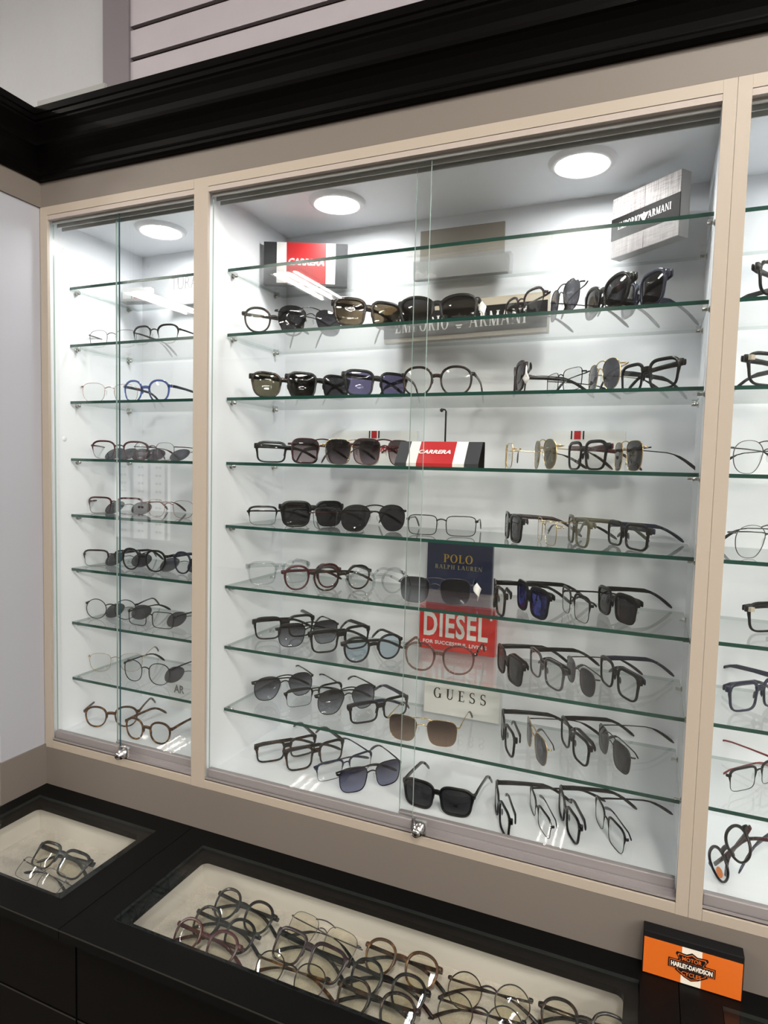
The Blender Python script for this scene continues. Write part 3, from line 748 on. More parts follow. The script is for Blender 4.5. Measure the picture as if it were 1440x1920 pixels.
# ------------------------------------------------------------------ glasses
SHAPES = {'panto': (48, 43, 20), 'rect': (54, 35, 17), 'square': (53, 41, 18), 'big': (56, 46, 17), 'aviator': (58, 49, 15), 'navi': (57, 47, 16), 'round': (48, 45, 21), 'brow': (52, 38, 19), 'geo': (53, 46, 18), 'wrap': (62, 44, 14), 'cat': (55, 44, 16), 'large': (54, 47, 17), 'way': (55, 43, 16)}
def outline(shape, N=44):
    """lens outline for the +x side, centred, in metres; x>0 is the outer side"""
    w, h, b = [k / 1000 for k in SHAPES[shape]]
    e = dict(panto=2.3, large=2.35, rect=4.6, square=4.0, way=3.8, big=3.6, aviator=2.5, navi=3.3, round=2.0, brow=3.0, geo=2.6, wrap=2.9, cat=2.8)[shape]
    tp = dict(panto=0.11, large=0.09, rect=0.04, square=0.09, way=0.11, big=0.10, aviator=0.08, navi=0.10, round=0, brow=0.12, geo=0.1, wrap=0.12, cat=0.12)[shape]
    pts = []
    for i in range(200):
        t = 2 * math.pi * i / 200
        c, s = math.cos(t), math.sin(t)
        x = math.copysign(abs(c) ** (2 / e), c); z = math.copysign(abs(s) ** (2 / e), s)
        x *= 1 - tp * (1 - z) / 1.4
        if shape in ('aviator', 'navi'):
            k = 0.34 if shape == 'aviator' else 0.12
            if x < 0 and z < 0.4: x *= 1 - k * (0.4 - z) / 1.4
            if shape == 'aviator' and x > 0: z -= 0.06 * x
        if shape == 'cat' and z > 0: z += 0.13 * max(0, x) - 0.05
        if shape == 'wrap': z *= 1 - 0.16 * max(0, -x); z += 0.05 * x
        if shape == 'brow' and z > 0: z -= 0.06 * abs(x) ** 3
        if shape == 'geo' and z > 0.55: z = 0.55 + (z - 0.55) * 0.75
        pts.append((x * w / 2, z * h / 2))
    # even spacing along the rim
    cum = [0.0]; M = len(pts)
    for i in range(M):
        a, q = pts[i], pts[(i + 1) % M]; cum.append(cum[-1] + math.hypot(q[0] - a[0], q[1] - a[1]))
    res, k = [], 0
    for i in range(N):
        d = cum[-1] * i / N
        while cum[k + 1] < d: k += 1
        f = (d - cum[k]) / (cum[k + 1] - cum[k] or 1); a, q = pts[k], pts[(k + 1) % M]
        res.append((a[0] + (q[0] - a[0]) * f, a[1] + (q[1] - a[1]) * f))
    return res, w, h, b

MESH = {}
def glass_meshes(shape, kind, pose, big=1.0):
    """meshes of one pair of glasses in its own coordinates: front at y = 0, lens bottoms at z = 0, temples towards +y"""
    key = (shape, kind, pose)
    if key in MESH: return MESH[key]
    pts, w, h, b = outline(shape)
    N = len(pts); c = (w + b) / 2
    thick = kind == 'thick'
    t_side = dict(thick=0.0034, thin=0.0016, wire=0.0009, half=0.0009)[kind]
    t_top = dict(thick=0.0046, thin=0.0018, wire=0.0009, half=0.0042)[kind]
    dep = dict(thick=0.0038, thin=0.0022, wire=0.0014, half=0.0030)[kind]
    chunky = thick and shape in ('square', 'rect', 'way', 'cat')
    if chunky: t_top = 0.0056
    if shape in ('big', 'wrap', 'way') and thick: t_side, t_top = 0.0042, 0.0064
    zc = h / 2 + t_side
    def wrapy(x): return 0.9 * (x * x) * 1.6            # the front curves back towards the temples
    front = MB()
    for sg in (1, -1):
        vs = []; K = 8
        for i in range(N):
            x, z = pts[i]; xa, za = pts[i - 1]; xb, zb = pts[(i + 1) % N]
            tx, tz = xb - xa, zb - za; q = math.hypot(tx, tz) or 1
            nx, nz = tz / q, -tx / q
            u = max(0.0, min(1.0, (z / h * 2 + 0.1) / 0.6))
            tt = t_side + (t_top - t_side) * u
            dd = dep if kind != 'half' else (0.0012 + (dep - 0.0012) * u)
            for k in range(K):
                a = 2 * math.pi * (k + 0.5) / K
                ca, sa = math.cos(a), math.sin(a)
                ca = math.copysign(abs(ca) ** 0.6, ca); sa = math.copysign(abs(sa) ** 0.6, sa)
                off = tt / 2 + tt / 2 * ca - 0.0003
                px = x + nx * off + c
                vs.append((sg * px, wrapy(px) + dd / 2 * sa + dep / 2, z + nz * off + zc))
        fs = []
        for i in range(N):
            j = (i + 1) % N
            for k in range(K):
                k2 = (k + 1) % K; q = (i * K + k, j * K + k, j * K + k2, i * K + k2)
                fs.append(q if sg > 0 else q[::-1])
        front.add(vs, fs)
    # bridge
    xin = c - w / 2; zb = zc + h * (0.17 if thick else 0.2)
    if shape in ('rect', 'brow', 'wrap', 'big', 'cat', 'way', 'square'): zb = zc + h * 0.24
    arch = 0.002 if thick else 0.0035
    bp = []
    for k in range(9):
        u = -1 + k / 4.0; x = u * (xin + 0.001)
        bp.append((x, wrapy(x) + dep / 2 - (0 if thick else 0.001 * (1 - u * u)), zb + arch * (1 - u * u)))
    rb = (dep / 2, 0.0035 if not chunky and shape not in ('big', 'wrap') else 0.005) if thick else ((0.0009, 0.0009) if kind == 'wire' else (0.0012, 0.0013))
    front.tube(bp, rb, 8, flat=0.7)
    if shape in ('aviator', 'navi'):
        bp = []
        for k in range(9):
            u = -1 + k / 4.0; x = u * (xin + w * 0.2)
            bp.append((x, wrapy(x) + dep / 2, zc + h * 0.44 + 0.0035 * (1 - u * u)))
        front.tube(bp, 0.0010 if kind == 'wire' else 0.0014, 8)
    # end pieces up to the hinges
    xo = c + w / 2; zh = zc + h * (0.36 if chunky or shape in ('big', 'wrap') else 0.27)
    ep = 0.0042 if thick else 0.0026
    hx, hy = xo + ep, wrapy(xo) + 0.0065
    er = (0.0022, 0.0036 if not chunky and shape not in ('big', 'wrap') else 0.0056) if thick else ((0.0011, 0.0013) if kind == 'wire' else (0.0015, 0.0024))
    for sg in (1, -1):
        front.tube([(sg * (xo - 0.002), wrapy(xo) + dep / 2, zh), (sg * (xo + ep * 0.6), wrapy(xo) + dep / 2 + 0.0008, zh), (sg * (hx + 0.0003), hy - 0.002, zh), (sg * hx, hy, zh)], er, 8, flat=0.7)
    out = {'front': front}
    # lenses
    for nm, sg in (('lens', 1), ('lens2', -1)):
        m = MB(); vs = [(sg * c, wrapy(c) + dep / 2, zc)]; R_ = 3
        for r in range(1, R_ + 1):
            for x, z in pts:
                px = c + x * r / R_; bow = 0.0016 * (1 - (r / R_) ** 2)
                vs.append((sg * px, wrapy(px) + dep / 2 - bow, zc + z * r / R_))
        fs = [(0, 1 + i, 1 + (i + 1) % N) for i in range(N)]
        for r in range(R_ - 1):
            o = 1 + r * N
            fs += [(o + i, o + N + i, o + N + (i + 1) % N, o + (i + 1) % N) for i in range(N)]
        if sg > 0: fs = [f[::-1] for f in fs]
        fs = [f[::-1] for f in fs]
        m.add(vs, fs); out[nm] = m
    # nose pads
    for nm, sg in (('nose_pad', 1), ('nose_pad2', -1)):
        m = MB(); px = sg * (xin - 0.0015); pz = zc - h * 0.02
        if not thick: m.tube([(sg * (xin + 0.0005), wrapy(xin) + dep / 2, zc + h * 0.1), (sg * (xin - 0.001), 0.006, zc + h * 0.06), (px, 0.006, pz)], 0.0005, 6)
        m.tube([(px + sg * 0.0006, 0.0055, pz + 0.006), (px + sg * 0.0002, 0.0058, pz + 0.004), (px + sg * 0.0012, 0.006, pz - 0.002), (px + sg * 0.0026, 0.006, pz - 0.0055)],
               [(0.0004, 0.0006), (0.0012, 0.0018), (0.0013, 0.002), (0.0004, 0.0006)], 8)
        out[nm] = m
    # temples
    deep = 0.0028 if not thick else (0.0032 if not chunky and shape not in ('big', 'wrap') else 0.0046 if chunky else 0.006)
    for nm, sg, st in (('temple', 1, pose[1]), ('temple2', -1, pose[0])):
        a, tp = MB(), MB()
        prof = [(0.0, 0.0), (0.02, 0.0002), (0.05, -0.0006), (0.082, -0.0025), (0.094, -0.0048), (0.104, -0.0085), (0.114, -0.0135), (0.124, -0.0195), (0.133, -0.0255), (0.138, -0.029)]
        path = []
        for dlen, dz in prof:
            z = zh + dz * (zh - 0.0035) / 0.029
            if st == 'o': path.append((sg * (hx - 0.00035 * dlen / 0.01 * 0.3), hy + dlen, z))
            else:
                lay = 0.0045 if st == 'f' else 0.0095
                yy = hy + lay + (0.004 if dlen > 0.01 else 0.0)
                path.append((sg * (hx - dlen * 0.985), yy + 0.02 * (dlen / 0.138) ** 2 * 0.3, zh + dz * (zh - 0.006) / 0.029 * 0.8))
        n = len(path)
        if thick:
            rad = [(0.0016, deep)] * 2 + [(0.0015, deep * 0.86)] * 2 + [(0.0015, 0.0026)] * 3 + [(0.0015, 0.0029), (0.0014, 0.0028), (0.0008, 0.0015)]
            k0 = 5
        else:
            r_ = 0.0009 if kind == 'wire' else 0.0015
            rad = [(0.0009, r_ * 1.2)] * 2 + [(0.0008, r_)] * 3 + [(0.0013, 0.0021), (0.0014, 0.0024), (0.0015, 0.0028), (0.0013, 0.0026), (0.0008, 0.0012)]
            k0 = 3
        a.tube(path[:k0 + 1], rad[:k0 + 1], 8, flat=0.7)
        tp.tube(path[k0:], [(p[0] + 0.00005, p[1] + 0.00005) for p in rad[k0:]], 8, flat=0.75)
        out[nm] = a; out[nm + '_tip'] = tp
    MESH[key] = out
    return out

MCACHE = {}
def gm(shape, kind, pose, nm, mat, smooth):
    k = (shape, kind, pose, nm, mat.name)
    if k not in MCACHE: MCACHE[k] = glass_meshes(shape, kind, pose)[nm].mesh(nm.rstrip('2'), mat, smooth)
    return MCACHE[k]

def glasses(shape, kind, fc, lc, tc, pose, x, y, z, rz, tilt, label, group, extra=None, roll=0.0):
    sun = lc not in ('clear', 'yell', 'ltblue')
    nm = 'sunglasses' if sun else 'eyeglasses'
    t = thing(nm, label, nm, (x, y, L(z)), 0, group)
    t.rotation_euler = (Matrix.Rotation(rz, 3, 'Z') @ Matrix.Rotation(roll, 3, 'Y') @ Matrix.Rotation(-tilt, 3, 'X')).to_euler()
    fm, tm = FR[fc], FR[tc]
    tipm = tm if (kind == 'thick' or tc not in ('gold', 'rose', 'gunm')) else FR['black' if tc != 'gold' else 'tort']
    link('front_frame', gm(shape, kind, pose, 'front', fm, True), t)
    for k in ('lens', 'lens2'): link('lens', gm(shape, kind, pose, k, LN[lc], True), t)
    pm = LN['clear'] if kind != 'thick' else fm
    for k in ('nose_pad', 'nose_pad2'): link('nose_pad', gm(shape, kind, pose, k, pm, True), t)
    for k in ('temple', 'temple2'):
        o = link('temple', gm(shape, kind, pose, k, tm, True), t)
        link('temple_tip', gm(shape, kind, pose, k + '_tip', tipm, True), o)
    w, h, b = [q / 1000 for q in SHAPES[shape]]
    if extra == 'tag':
        m = MB().tube([(w + b / 2 + 0.0045, 0.010, h * 0.72), (w + b / 2 + 0.007, 0.010, h * 0.8), (w + b / 2 + 0.0115, 0.009, h * 0.62), (w + b / 2 + 0.0135, 0.009, h * 0.4), (w + b / 2 + 0.012, 0.009, h * 0.2)], [(0.0006, 0.001), (0.0014, 0.006), (0.0014, 0.008), (0.0014, 0.006), (0.0006, 0.0012)], 8)
        link('price_tag', m.mesh('price_tag', MT['tag'], True), t)
    if extra == 'hinge':
        m = MB().box(-(w + b / 2 + 0.0066), -(w + b / 2 - 0.001), -0.001, 0.004, h * 0.86 - 0.0002, h * 0.86 + 0.0068)
        link('hinge_plate', m.mesh('hinge_plate', MT['beigeboard'] if fc == 'black' else FR['gold']), t)['label'] = 'cream coloured hinge plate'
    if extra == 'sticker':
        m = MB().lathe([(0.0003, -0.001), (0.008, -0.001)], 'Y', (-(w + b) / 2 - 0.004, 0.0028, h * 0.36), 20)
        link('sticker', m.mesh('sticker', MT['sticker']), t)['label'] = 'round orange sticker'
    return t

def clip_on(x, y, z, rz, label):
    """dark magnetic sun lens laid down behind its frame"""
    t = thing('clip_on_lens', label, 'clip-on lenses', (x, y, L(z)), 0, 'dark clip-on lenses of the narrow cabinet')
    t.rotation_euler = (Matrix.Rotation(rz, 3, 'Z') @ Matrix.Rotation(math.radians(-52), 3, 'X')).to_euler()
    d = glass_meshes('panto', 'wire', 'ff')
    link('clip_frame', gm('panto', 'wire', 'ff', 'clip', FR['gunm'], True), t)
    for k in ('lens', 'lens2'): link('lens', gm('panto', 'wire', 'ff', k, LN['grey'], True), t)
    return t
def make_clip():
    pts, w, h, b = outline('panto')
    m = MB(); c = (w + b) / 2; zc = h / 2 + 0.0009
    for sg in (1, -1):
        ring = [(sg * (c + x), 0.9 * 1.6 * (c + x) ** 2 + 0.0007, zc + z) for x, z in pts]
        m.tube(ring + [ring[0]], 0.0007, 6, cap=False)
    m.tube([(u * (c - w / 2 + 0.001), 0.0007, zc + h * 0.2 + 0.003 * (1 - u * u)) for u in (-1, -0.5, 0, 0.5, 1)], 0.0009, 6)
    glass_meshes('panto', 'wire', 'ff')['clip'] = m
make_clip()

G = [
 ('panto', 'thick', 'tort', 'clear', 'tort', 'fo', 0.0798, 0.1074, 0.8747, 43.1, 0.0, 'dark tortoise eyeglasses with clear lenses, first from left on second shelf, middle cabinet', 'glasses on the second shelf of the middle cabinet', None),
 ('aviator', 'wire', 'black', 'grey', 'black', 'fo', 0.1512, 0.1225, 0.8747, 49.6, 0.0, 'thin black round aviator sunglasses, second from left on second shelf, middle cabinet', 'glasses on the second shelf of the middle cabinet', None),
 ('way', 'thick', 'tort', 'brown', 'tort', 'fo', 0.281, 0.1084, 0.8747, 43.4, 0.0, 'flat-top tortoise sunglasses with brown lenses, third from left on second shelf, middle cabinet', 'glasses on the second shelf of the middle cabinet', None),
 ('wrap', 'thick', 'black', 'dark', 'black', 'oo', 0.4091, 0.1178, 0.8747, 4.7, 0.0, 'large black sunglasses with hanging white tag, fourth from left on second shelf, middle cabinet', 'glasses on the second shelf of the middle cabinet', 'tag'),
 ('brow', 'half', 'plum', 'clear', 'black', 'of', 0.5586, 0.1126, 0.8747, -48.5, 0.0, 'thin half-rim eyeglasses with plum nose pads, fifth from left on second shelf, middle cabinet', 'glasses on the second shelf of the middle cabinet', None),
 ('aviator', 'wire', 'black', 'grey', 'black', 'of', 0.6243, 0.1158, 0.8747, -62.0, 0.0, 'black aviator sunglasses turned left, sixth from left on second shelf, middle cabinet', 'glasses on the second shelf of the middle cabinet', None),
 ('wrap', 'thick', 'black', 'dark', 'black', 'of', 0.6875, 0.1217, 0.8747, -57.5, 0.0, 'chunky black wrap sunglasses, seventh from left on second shelf, middle cabinet', 'glasses on the second shelf of the middle cabinet', None),
 ('big', 'thick', 'navy', 'dark', 'navy', 'of', 0.7419, 0.1268, 0.8747, -60.1, 0.0, 'blue sunglasses with dark lenses, eighth from left on second shelf, middle cabinet', 'glasses on the second shelf of the middle cabinet', None),
 ('cat', 'thick', 'tort', 'olive', 'black', 'fo', 0.0952, 0.1207, 0.7497, 46.6, 0.0, 'angular black sunglasses with olive lenses, first from left on third shelf, middle cabinet', 'glasses on the third shelf of the middle cabinet', None),
 ('square', 'thick', 'black', 'dark', 'black', 'fo', 0.1707, 0.1283, 0.7497, 49.9, 0.0, 'square black sunglasses with black lenses, second from left on third shelf, middle cabinet', 'glasses on the third shelf of the middle cabinet', None),
 ('square', 'thick', 'black', 'violet', 'black', 'fo', 0.2941, 0.1257, 0.7497, 48.1, 0.0, 'black sunglasses with violet lenses, third from left on third shelf, middle cabinet', 'glasses on the third shelf of the middle cabinet', None),
 ('large', 'thick', 'tort', 'clear', 'tort', 'oo', 0.4104, 0.1236, 0.7497, 6.3, 0.0, 'large dark brown eyeglasses with clear lenses, fourth from left on third shelf, middle cabinet', 'glasses on the third shelf of the middle cabinet', None),
 ('square', 'thick', 'plum', 'grey', 'black', 'of', 0.5526, 0.1202, 0.7497, -71.7, 0.0, 'dark plum glasses seen edge-on with tag, fifth from left on third shelf, middle cabinet', 'glasses on the third shelf of the middle cabinet', 'tag'),
 ('rect', 'wire', 'black', 'clear', 'black', 'of', 0.6289, 0.1196, 0.7497, -56.2, 0.0, 'thin black wire eyeglasses, sixth from left on third shelf, middle cabinet', 'glasses on the third shelf of the middle cabinet', None),
 ('aviator', 'wire', 'gold', 'grey', 'gold', 'of', 0.6906, 0.1264, 0.7497, -64.0, 0.0, 'gold aviator sunglasses with grey lenses, seventh from left on third shelf, middle cabinet', 'glasses on the third shelf of the middle cabinet', None),
 ('square', 'thick', 'black', 'clear', 'black', 'of', 0.7594, 0.1259, 0.7497, -48.1, 0.0, 'thick black square eyeglasses with clear lenses, eighth from left on third shelf, middle cabinet', 'glasses on the third shelf of the middle cabinet', None),
 ('rect', 'thick', 'black', 'clear', 'black', 'fo', 0.1003, 0.1325, 0.6222, 49.2, 0.0, 'black rectangular eyeglasses with clear lenses, first from left on fourth shelf, middle cabinet', 'glasses on the fourth shelf of the middle cabinet', None),
 ('navi', 'thin', 'wine', 'wgrad', 'wine', 'fo', 0.1765, 0.1354, 0.6222, 53.3, 0.0, 'wine sunglasses with gradient lenses, second from left on fourth shelf, middle cabinet', 'glasses on the fourth shelf of the middle cabinet', None),
 ('navi', 'wire', 'gold', 'ggrad', 'gold', 'fo', 0.2447, 0.139, 0.6222, 59.4, 0.0, 'gold rimmed gradient sunglasses, third from left on fourth shelf, middle cabinet', 'glasses on the fourth shelf of the middle cabinet', None),
 ('navi', 'thin', 'wine', 'wgrad', 'wine', 'fo', 0.3079, 0.135, 0.6222, 55.0, 0.0, 'burgundy sunglasses beside striped block, fourth from left on fourth shelf, middle cabinet', 'glasses on the fourth shelf of the middle cabinet', None),
 ('square', 'wire', 'gold', 'clear', 'gold', 'of', 0.5418, 0.1247, 0.6222, -73.6, 0.0, 'gold crystal eyeglasses seen edge-on, fifth from left on fourth shelf, middle cabinet', 'glasses on the fourth shelf of the middle cabinet', None),
 ('aviator', 'wire', 'gold', 'olive', 'gold', 'of', 0.6018, 0.1269, 0.6222, -65.2, 0.0, 'gold sunglasses with olive lenses, sixth from left on fourth shelf, middle cabinet', 'glasses on the fourth shelf of the middle cabinet', None),
 ('square', 'thick', 'black', 'clear', 'wine', 'of', 0.6689, 0.1271, 0.6222, -57.1, 0.0, 'black square eyeglasses with red temple tips, seventh from left on fourth shelf, middle cabinet', 'glasses on the fourth shelf of the middle cabinet', None),
 ('navi', 'wire', 'gold', 'dark', 'black', 'of', 0.7341, 0.1274, 0.6222, -69.0, 0.0, 'gold navigator sunglasses with dark lenses, eighth from left on fourth shelf, middle cabinet', 'glasses on the fourth shelf of the middle cabinet', None),
 ('rect', 'half', 'black', 'clear', 'black', 'fo', 0.0797, 0.1364, 0.4959, 47.6, 0.0, 'black half-rim eyeglasses with clear lenses, first from left on fifth shelf, middle cabinet', 'glasses on the fifth shelf of the middle cabinet', None),
 ('way', 'thick', 'black', 'dark', 'black', 'fo', 0.1566, 0.1372, 0.4959, 50.1, 0.0, 'black sunglasses with mirror black lenses, second from left on fifth shelf, middle cabinet', 'glasses on the fifth shelf of the middle cabinet', None),
 ('square', 'wire', 'gunm', 'clear', 'wine', 'fo', 0.2175, 0.141, 0.4959, 59.4, 0.0, 'thin gunmetal eyeglasses with clear lenses, third from left on fifth shelf, middle cabinet', 'glasses on the fifth shelf of the middle cabinet', None),
 ('aviator', 'thin', 'black', 'dark', 'black', 'fo', 0.2961, 0.1242, 0.4959, 44.3, 0.0, 'black aviator sunglasses with dark lenses, fourth from left on fifth shelf, middle cabinet', 'glasses on the fifth shelf of the middle cabinet', None),
 ('rect', 'thin', 'black', 'clear', 'black', 'oo', 0.4265, 0.1309, 0.4959, 11.0, 0.0, 'slim black rectangular eyeglasses facing forward, fifth from left on fifth shelf, middle cabinet', 'glasses on the fifth shelf of the middle cabinet', None),
 ('square', 'thick', 'black', 'dark', 'plum', 'of', 0.5506, 0.1311, 0.4959, -66.5, 0.0, 'black sunglasses turned sideways, sixth from left on fifth shelf, middle cabinet', 'glasses on the fifth shelf of the middle cabinet', None),
 ('square', 'wire', 'gold', 'clear', 'gold', 'of', 0.6106, 0.1263, 0.4959, -67.1, 0.0, 'pale gold crystal eyeglasses, seventh from left on fifth shelf, middle cabinet', 'glasses on the fifth shelf of the middle cabinet', None),
 ('square', 'thick', 'olive', 'clear', 'olive', 'of', 0.6607, 0.1285, 0.4959, -69.6, 0.0, 'olive crystal eyeglasses, eighth from left on fifth shelf, middle cabinet', 'glasses on the fifth shelf of the middle cabinet', None),
 ('rect', 'thick', 'black', 'clear', 'navy', 'of', 0.7379, 0.1358, 0.4959, -60.0, 0.0, 'black rectangular eyeglasses with blue temples, ninth from left on fifth shelf, middle cabinet', 'glasses on the fifth shelf of the middle cabinet', None),
 ('square', 'thick', 'crystal', 'clear', 'crystal', 'fo', 0.0811, 0.1355, 0.3728, 48.1, 0.0, 'clear crystal eyeglasses, first from left on sixth shelf, middle cabinet', 'glasses on the sixth shelf of the middle cabinet', None),
 ('panto', 'thick', 'wine', 'clear', 'wine', 'fo', 0.1667, 0.1238, 0.3728, 51.7, 0.0, 'burgundy round eyeglasses, second from left on sixth shelf, middle cabinet', 'glasses on the sixth shelf of the middle cabinet', None),
 ('panto', 'thick', 'tort', 'clear', 'tort', 'fo', 0.2235, 0.1422, 0.3728, 46.8, 0.0, 'brown tortoise round eyeglasses, third from left on sixth shelf, middle cabinet', 'glasses on the sixth shelf of the middle cabinet', None),
 ('round', 'thick', 'crystal', 'clear', 'crystal', 'fo', 0.3031, 0.1365, 0.3728, 52.2, 0.0, 'transparent round eyeglasses, fourth from left on sixth shelf, middle cabinet', 'glasses on the sixth shelf of the middle cabinet', None),
 ('navi', 'wire', 'gunm', 'ggrad', 'gunm', 'oo', 0.4241, 0.1108, 0.3728, 11.9, 0.0, 'gradient navigator sunglasses with white tag, fifth from left on sixth shelf, middle cabinet', 'glasses on the sixth shelf of the middle cabinet', 'tag'),
 ('square', 'thick', 'tort', 'clear', 'black', 'of', 0.5347, 0.1115, 0.3728, -69.3, 0.0, 'dark brown eyeglasses seen edge-on, sixth from left on sixth shelf, middle cabinet', 'glasses on the sixth shelf of the middle cabinet', None),
 ('way', 'thick', 'black', 'blue', 'black', 'of', 0.5914, 0.1144, 0.3728, -57.1, 0.0, 'black sunglasses with blue mirror lenses, seventh from left on sixth shelf, middle cabinet', 'glasses on the sixth shelf of the middle cabinet', None),
 ('square', 'half', 'black', 'clear', 'black', 'of', 0.6622, 0.1292, 0.3728, -63.2, 0.0, 'half-rim eyeglasses with clear lenses, eighth from left on sixth shelf, middle cabinet', 'glasses on the sixth shelf of the middle cabinet', None),
 ('square', 'thick', 'black', 'dark', 'black', 'of', 0.7262, 0.15, 0.3728, -59.5, 0.0, 'rectangular black sunglasses, ninth from left on sixth shelf, middle cabinet', 'glasses on the sixth shelf of the middle cabinet', None),
 ('square', 'thick', 'black', 'clear', 'black', 'fo', 0.0706, 0.1758, 0.2485, 45.9, 0.0, 'square black eyeglasses with clear lenses, first from left on seventh shelf, middle cabinet', 'glasses on the seventh shelf of the middle cabinet', None),
 ('navi', 'thin', 'black', 'ggrad', 'black', 'fo', 0.1437, 0.1519, 0.2485, 49.2, 0.0, 'black navigator sunglasses with gradient lenses, second from left on seventh shelf, middle cabinet', 'glasses on the seventh shelf of the middle cabinet', None),
 ('square', 'thick', 'black', 'clear', 'black', 'fo', 0.2208, 0.1467, 0.2485, 51.4, 0.0, 'thick black eyeglasses with clear lenses, third from left on seventh shelf, middle cabinet', 'glasses on the seventh shelf of the middle cabinet', None),
 ('panto', 'thick', 'black', 'ltblue', 'black', 'fo', 0.3054, 0.1154, 0.2485, 47.4, 0.0, 'black round glasses with light blue lenses, fourth from left on seventh shelf, middle cabinet', 'glasses on the seventh shelf of the middle cabinet', None),
 ('large', 'thick', 'pink', 'clear', 'tort', 'oo', 0.4379, 0.1031, 0.2485, 6.8, 0.0, 'pink crystal eyeglasses in front of red sign, fifth from left on seventh shelf, middle cabinet', 'glasses on the seventh shelf of the middle cabinet', None),
 ('square', 'thick', 'black', 'dark', 'black', 'of', 0.5529, 0.1354, 0.2485, -59.0, 0.0, 'black sunglasses turned left, sixth from left on seventh shelf, middle cabinet', 'glasses on the seventh shelf of the middle cabinet', None),
 ('square', 'thick', 'crystalgrey', 'clear', 'black', 'of', 0.6165, 0.1412, 0.2485, -55.2, 0.0, 'grey crystal eyeglasses, seventh from left on seventh shelf, middle cabinet', 'glasses on the seventh shelf of the middle cabinet', None),
 ('geo', 'wire', 'gunm', 'grey', 'tort', 'of', 0.6762, 0.1357, 0.2485, -62.2, 0.0, 'gunmetal sunglasses with brown temples, eighth from left on seventh shelf, middle cabinet', 'glasses on the seventh shelf of the middle cabinet', None),
 ('square', 'thick', 'black', 'clear', 'navy', 'of', 0.7359, 0.1463, 0.2485, -59.5, 0.0, 'thick black eyeglasses with dark blue temples, ninth from left on seventh shelf, middle cabinet', 'glasses on the seventh shelf of the middle cabinet', None),
 ('aviator', 'thin', 'black', 'ggrad', 'black', 'fo', 0.0745, 0.1724, 0.119, 50.6, 0.0, 'black aviator sunglasses with gradient lenses, first from left on eighth shelf, middle cabinet', 'glasses on the eighth shelf of the middle cabinet', None),
 ('rect', 'half', 'black', 'clear', 'black', 'fo', 0.1497, 0.1733, 0.119, 53.1, 0.0, 'black rectangular eyeglasses with clear lenses, second from left on eighth shelf, middle cabinet', 'glasses on the eighth shelf of the middle cabinet', None),
 ('aviator', 'thin', 'black', 'ggrad', 'black', 'fo', 0.2293, 0.1653, 0.119, 53.2, 0.0, 'black double-bridge aviator sunglasses, third from left on eighth shelf, middle cabinet', 'glasses on the eighth shelf of the middle cabinet', None),
 ('rect', 'thick', 'black', 'clear', 'navy', 'fo', 0.3071, 0.1533, 0.119, 52.2, 0.0, 'black eyeglasses with blue inner temples, fourth from left on eighth shelf, middle cabinet', 'glasses on the eighth shelf of the middle cabinet', None),
 ('navi', 'wire', 'gold', 'bgrad', 'gold', 'oo', 0.4154, 0.0873, 0.119, 4.6, 0.0, 'gold sunglasses with brown gradient lenses, fifth from left on eighth shelf, middle cabinet', 'glasses on the eighth shelf of the middle cabinet', None),
 ('square', 'thick', 'black', 'clear', 'black', 'of', 0.5521, 0.1472, 0.119, -68.5, 0.0, 'black eyeglasses turned left, sixth from left on eighth shelf, middle cabinet', 'glasses on the eighth shelf of the middle cabinet', None),
 ('navi', 'wire', 'gold', 'grey', 'black', 'of', 0.6063, 0.1375, 0.119, -65.3, 0.0, 'gold rimmed sunglasses with grey lenses, seventh from left on eighth shelf, middle cabinet', 'glasses on the eighth shelf of the middle cabinet', None),
 ('square', 'thick', 'black', 'clear', 'black', 'of', 0.6673, 0.1657, 0.119, -62.4, 0.0, 'black square eyeglasses, eighth from left on eighth shelf, middle cabinet', 'glasses on the eighth shelf of the middle cabinet', None),
 ('navi', 'wire', 'gunm', 'dark', 'black', 'of', 0.7341, 0.1657, 0.119, -63.4, 0.0, 'dark aviator sunglasses with black temples, ninth from left on eighth shelf, middle cabinet', 'glasses on the eighth shelf of the middle cabinet', None),
 ('rect', 'thick', 'tort', 'clear', 'tort', 'fo', 0.0992, 0.1472, 0.0002, 50.1, 0.0, 'tortoise rectangular eyeglasses, first from left on the cabinet floor, middle cabinet', 'glasses on the cabinet floor of the middle cabinet', None),
 ('square', 'thick', 'tort', 'clear', 'tort', 'fo', 0.1706, 0.1423, 0.0002, 52.8, 0.0, 'tortoise square eyeglasses with clear lenses, second from left on the cabinet floor, middle cabinet', 'glasses on the cabinet floor of the middle cabinet', None),
 ('rect', 'half', 'navy', 'clear', 'navy', 'fo', 0.2433, 0.1347, 0.0002, 56.7, 0.0, 'navy half-rim eyeglasses, third from left on the cabinet floor, middle cabinet', 'glasses on the cabinet floor of the middle cabinet', None),
 ('navi', 'thin', 'black', 'vgrad', 'black', 'fo', 0.31, 0.1084, 0.0002, 48.7, 0.0, 'navigator sunglasses with blue gradient lenses, fourth from left on the cabinet floor, middle cabinet', 'glasses on the cabinet floor of the middle cabinet', None),
 ('way', 'thick', 'black', 'dark', 'black', 'oo', 0.4491, 0.082, 0.0002, -0.6, 0.0, 'large black square sunglasses, fifth from left on the cabinet floor, middle cabinet', 'glasses on the cabinet floor of the middle cabinet', None),
 ('square', 'thick', 'black', 'clear', 'black', 'of', 0.5567, 0.1006, 0.0002, -67.2, 0.0, 'black eyeglasses facing left, sixth from left on the cabinet floor, middle cabinet', 'glasses on the cabinet floor of the middle cabinet', None),
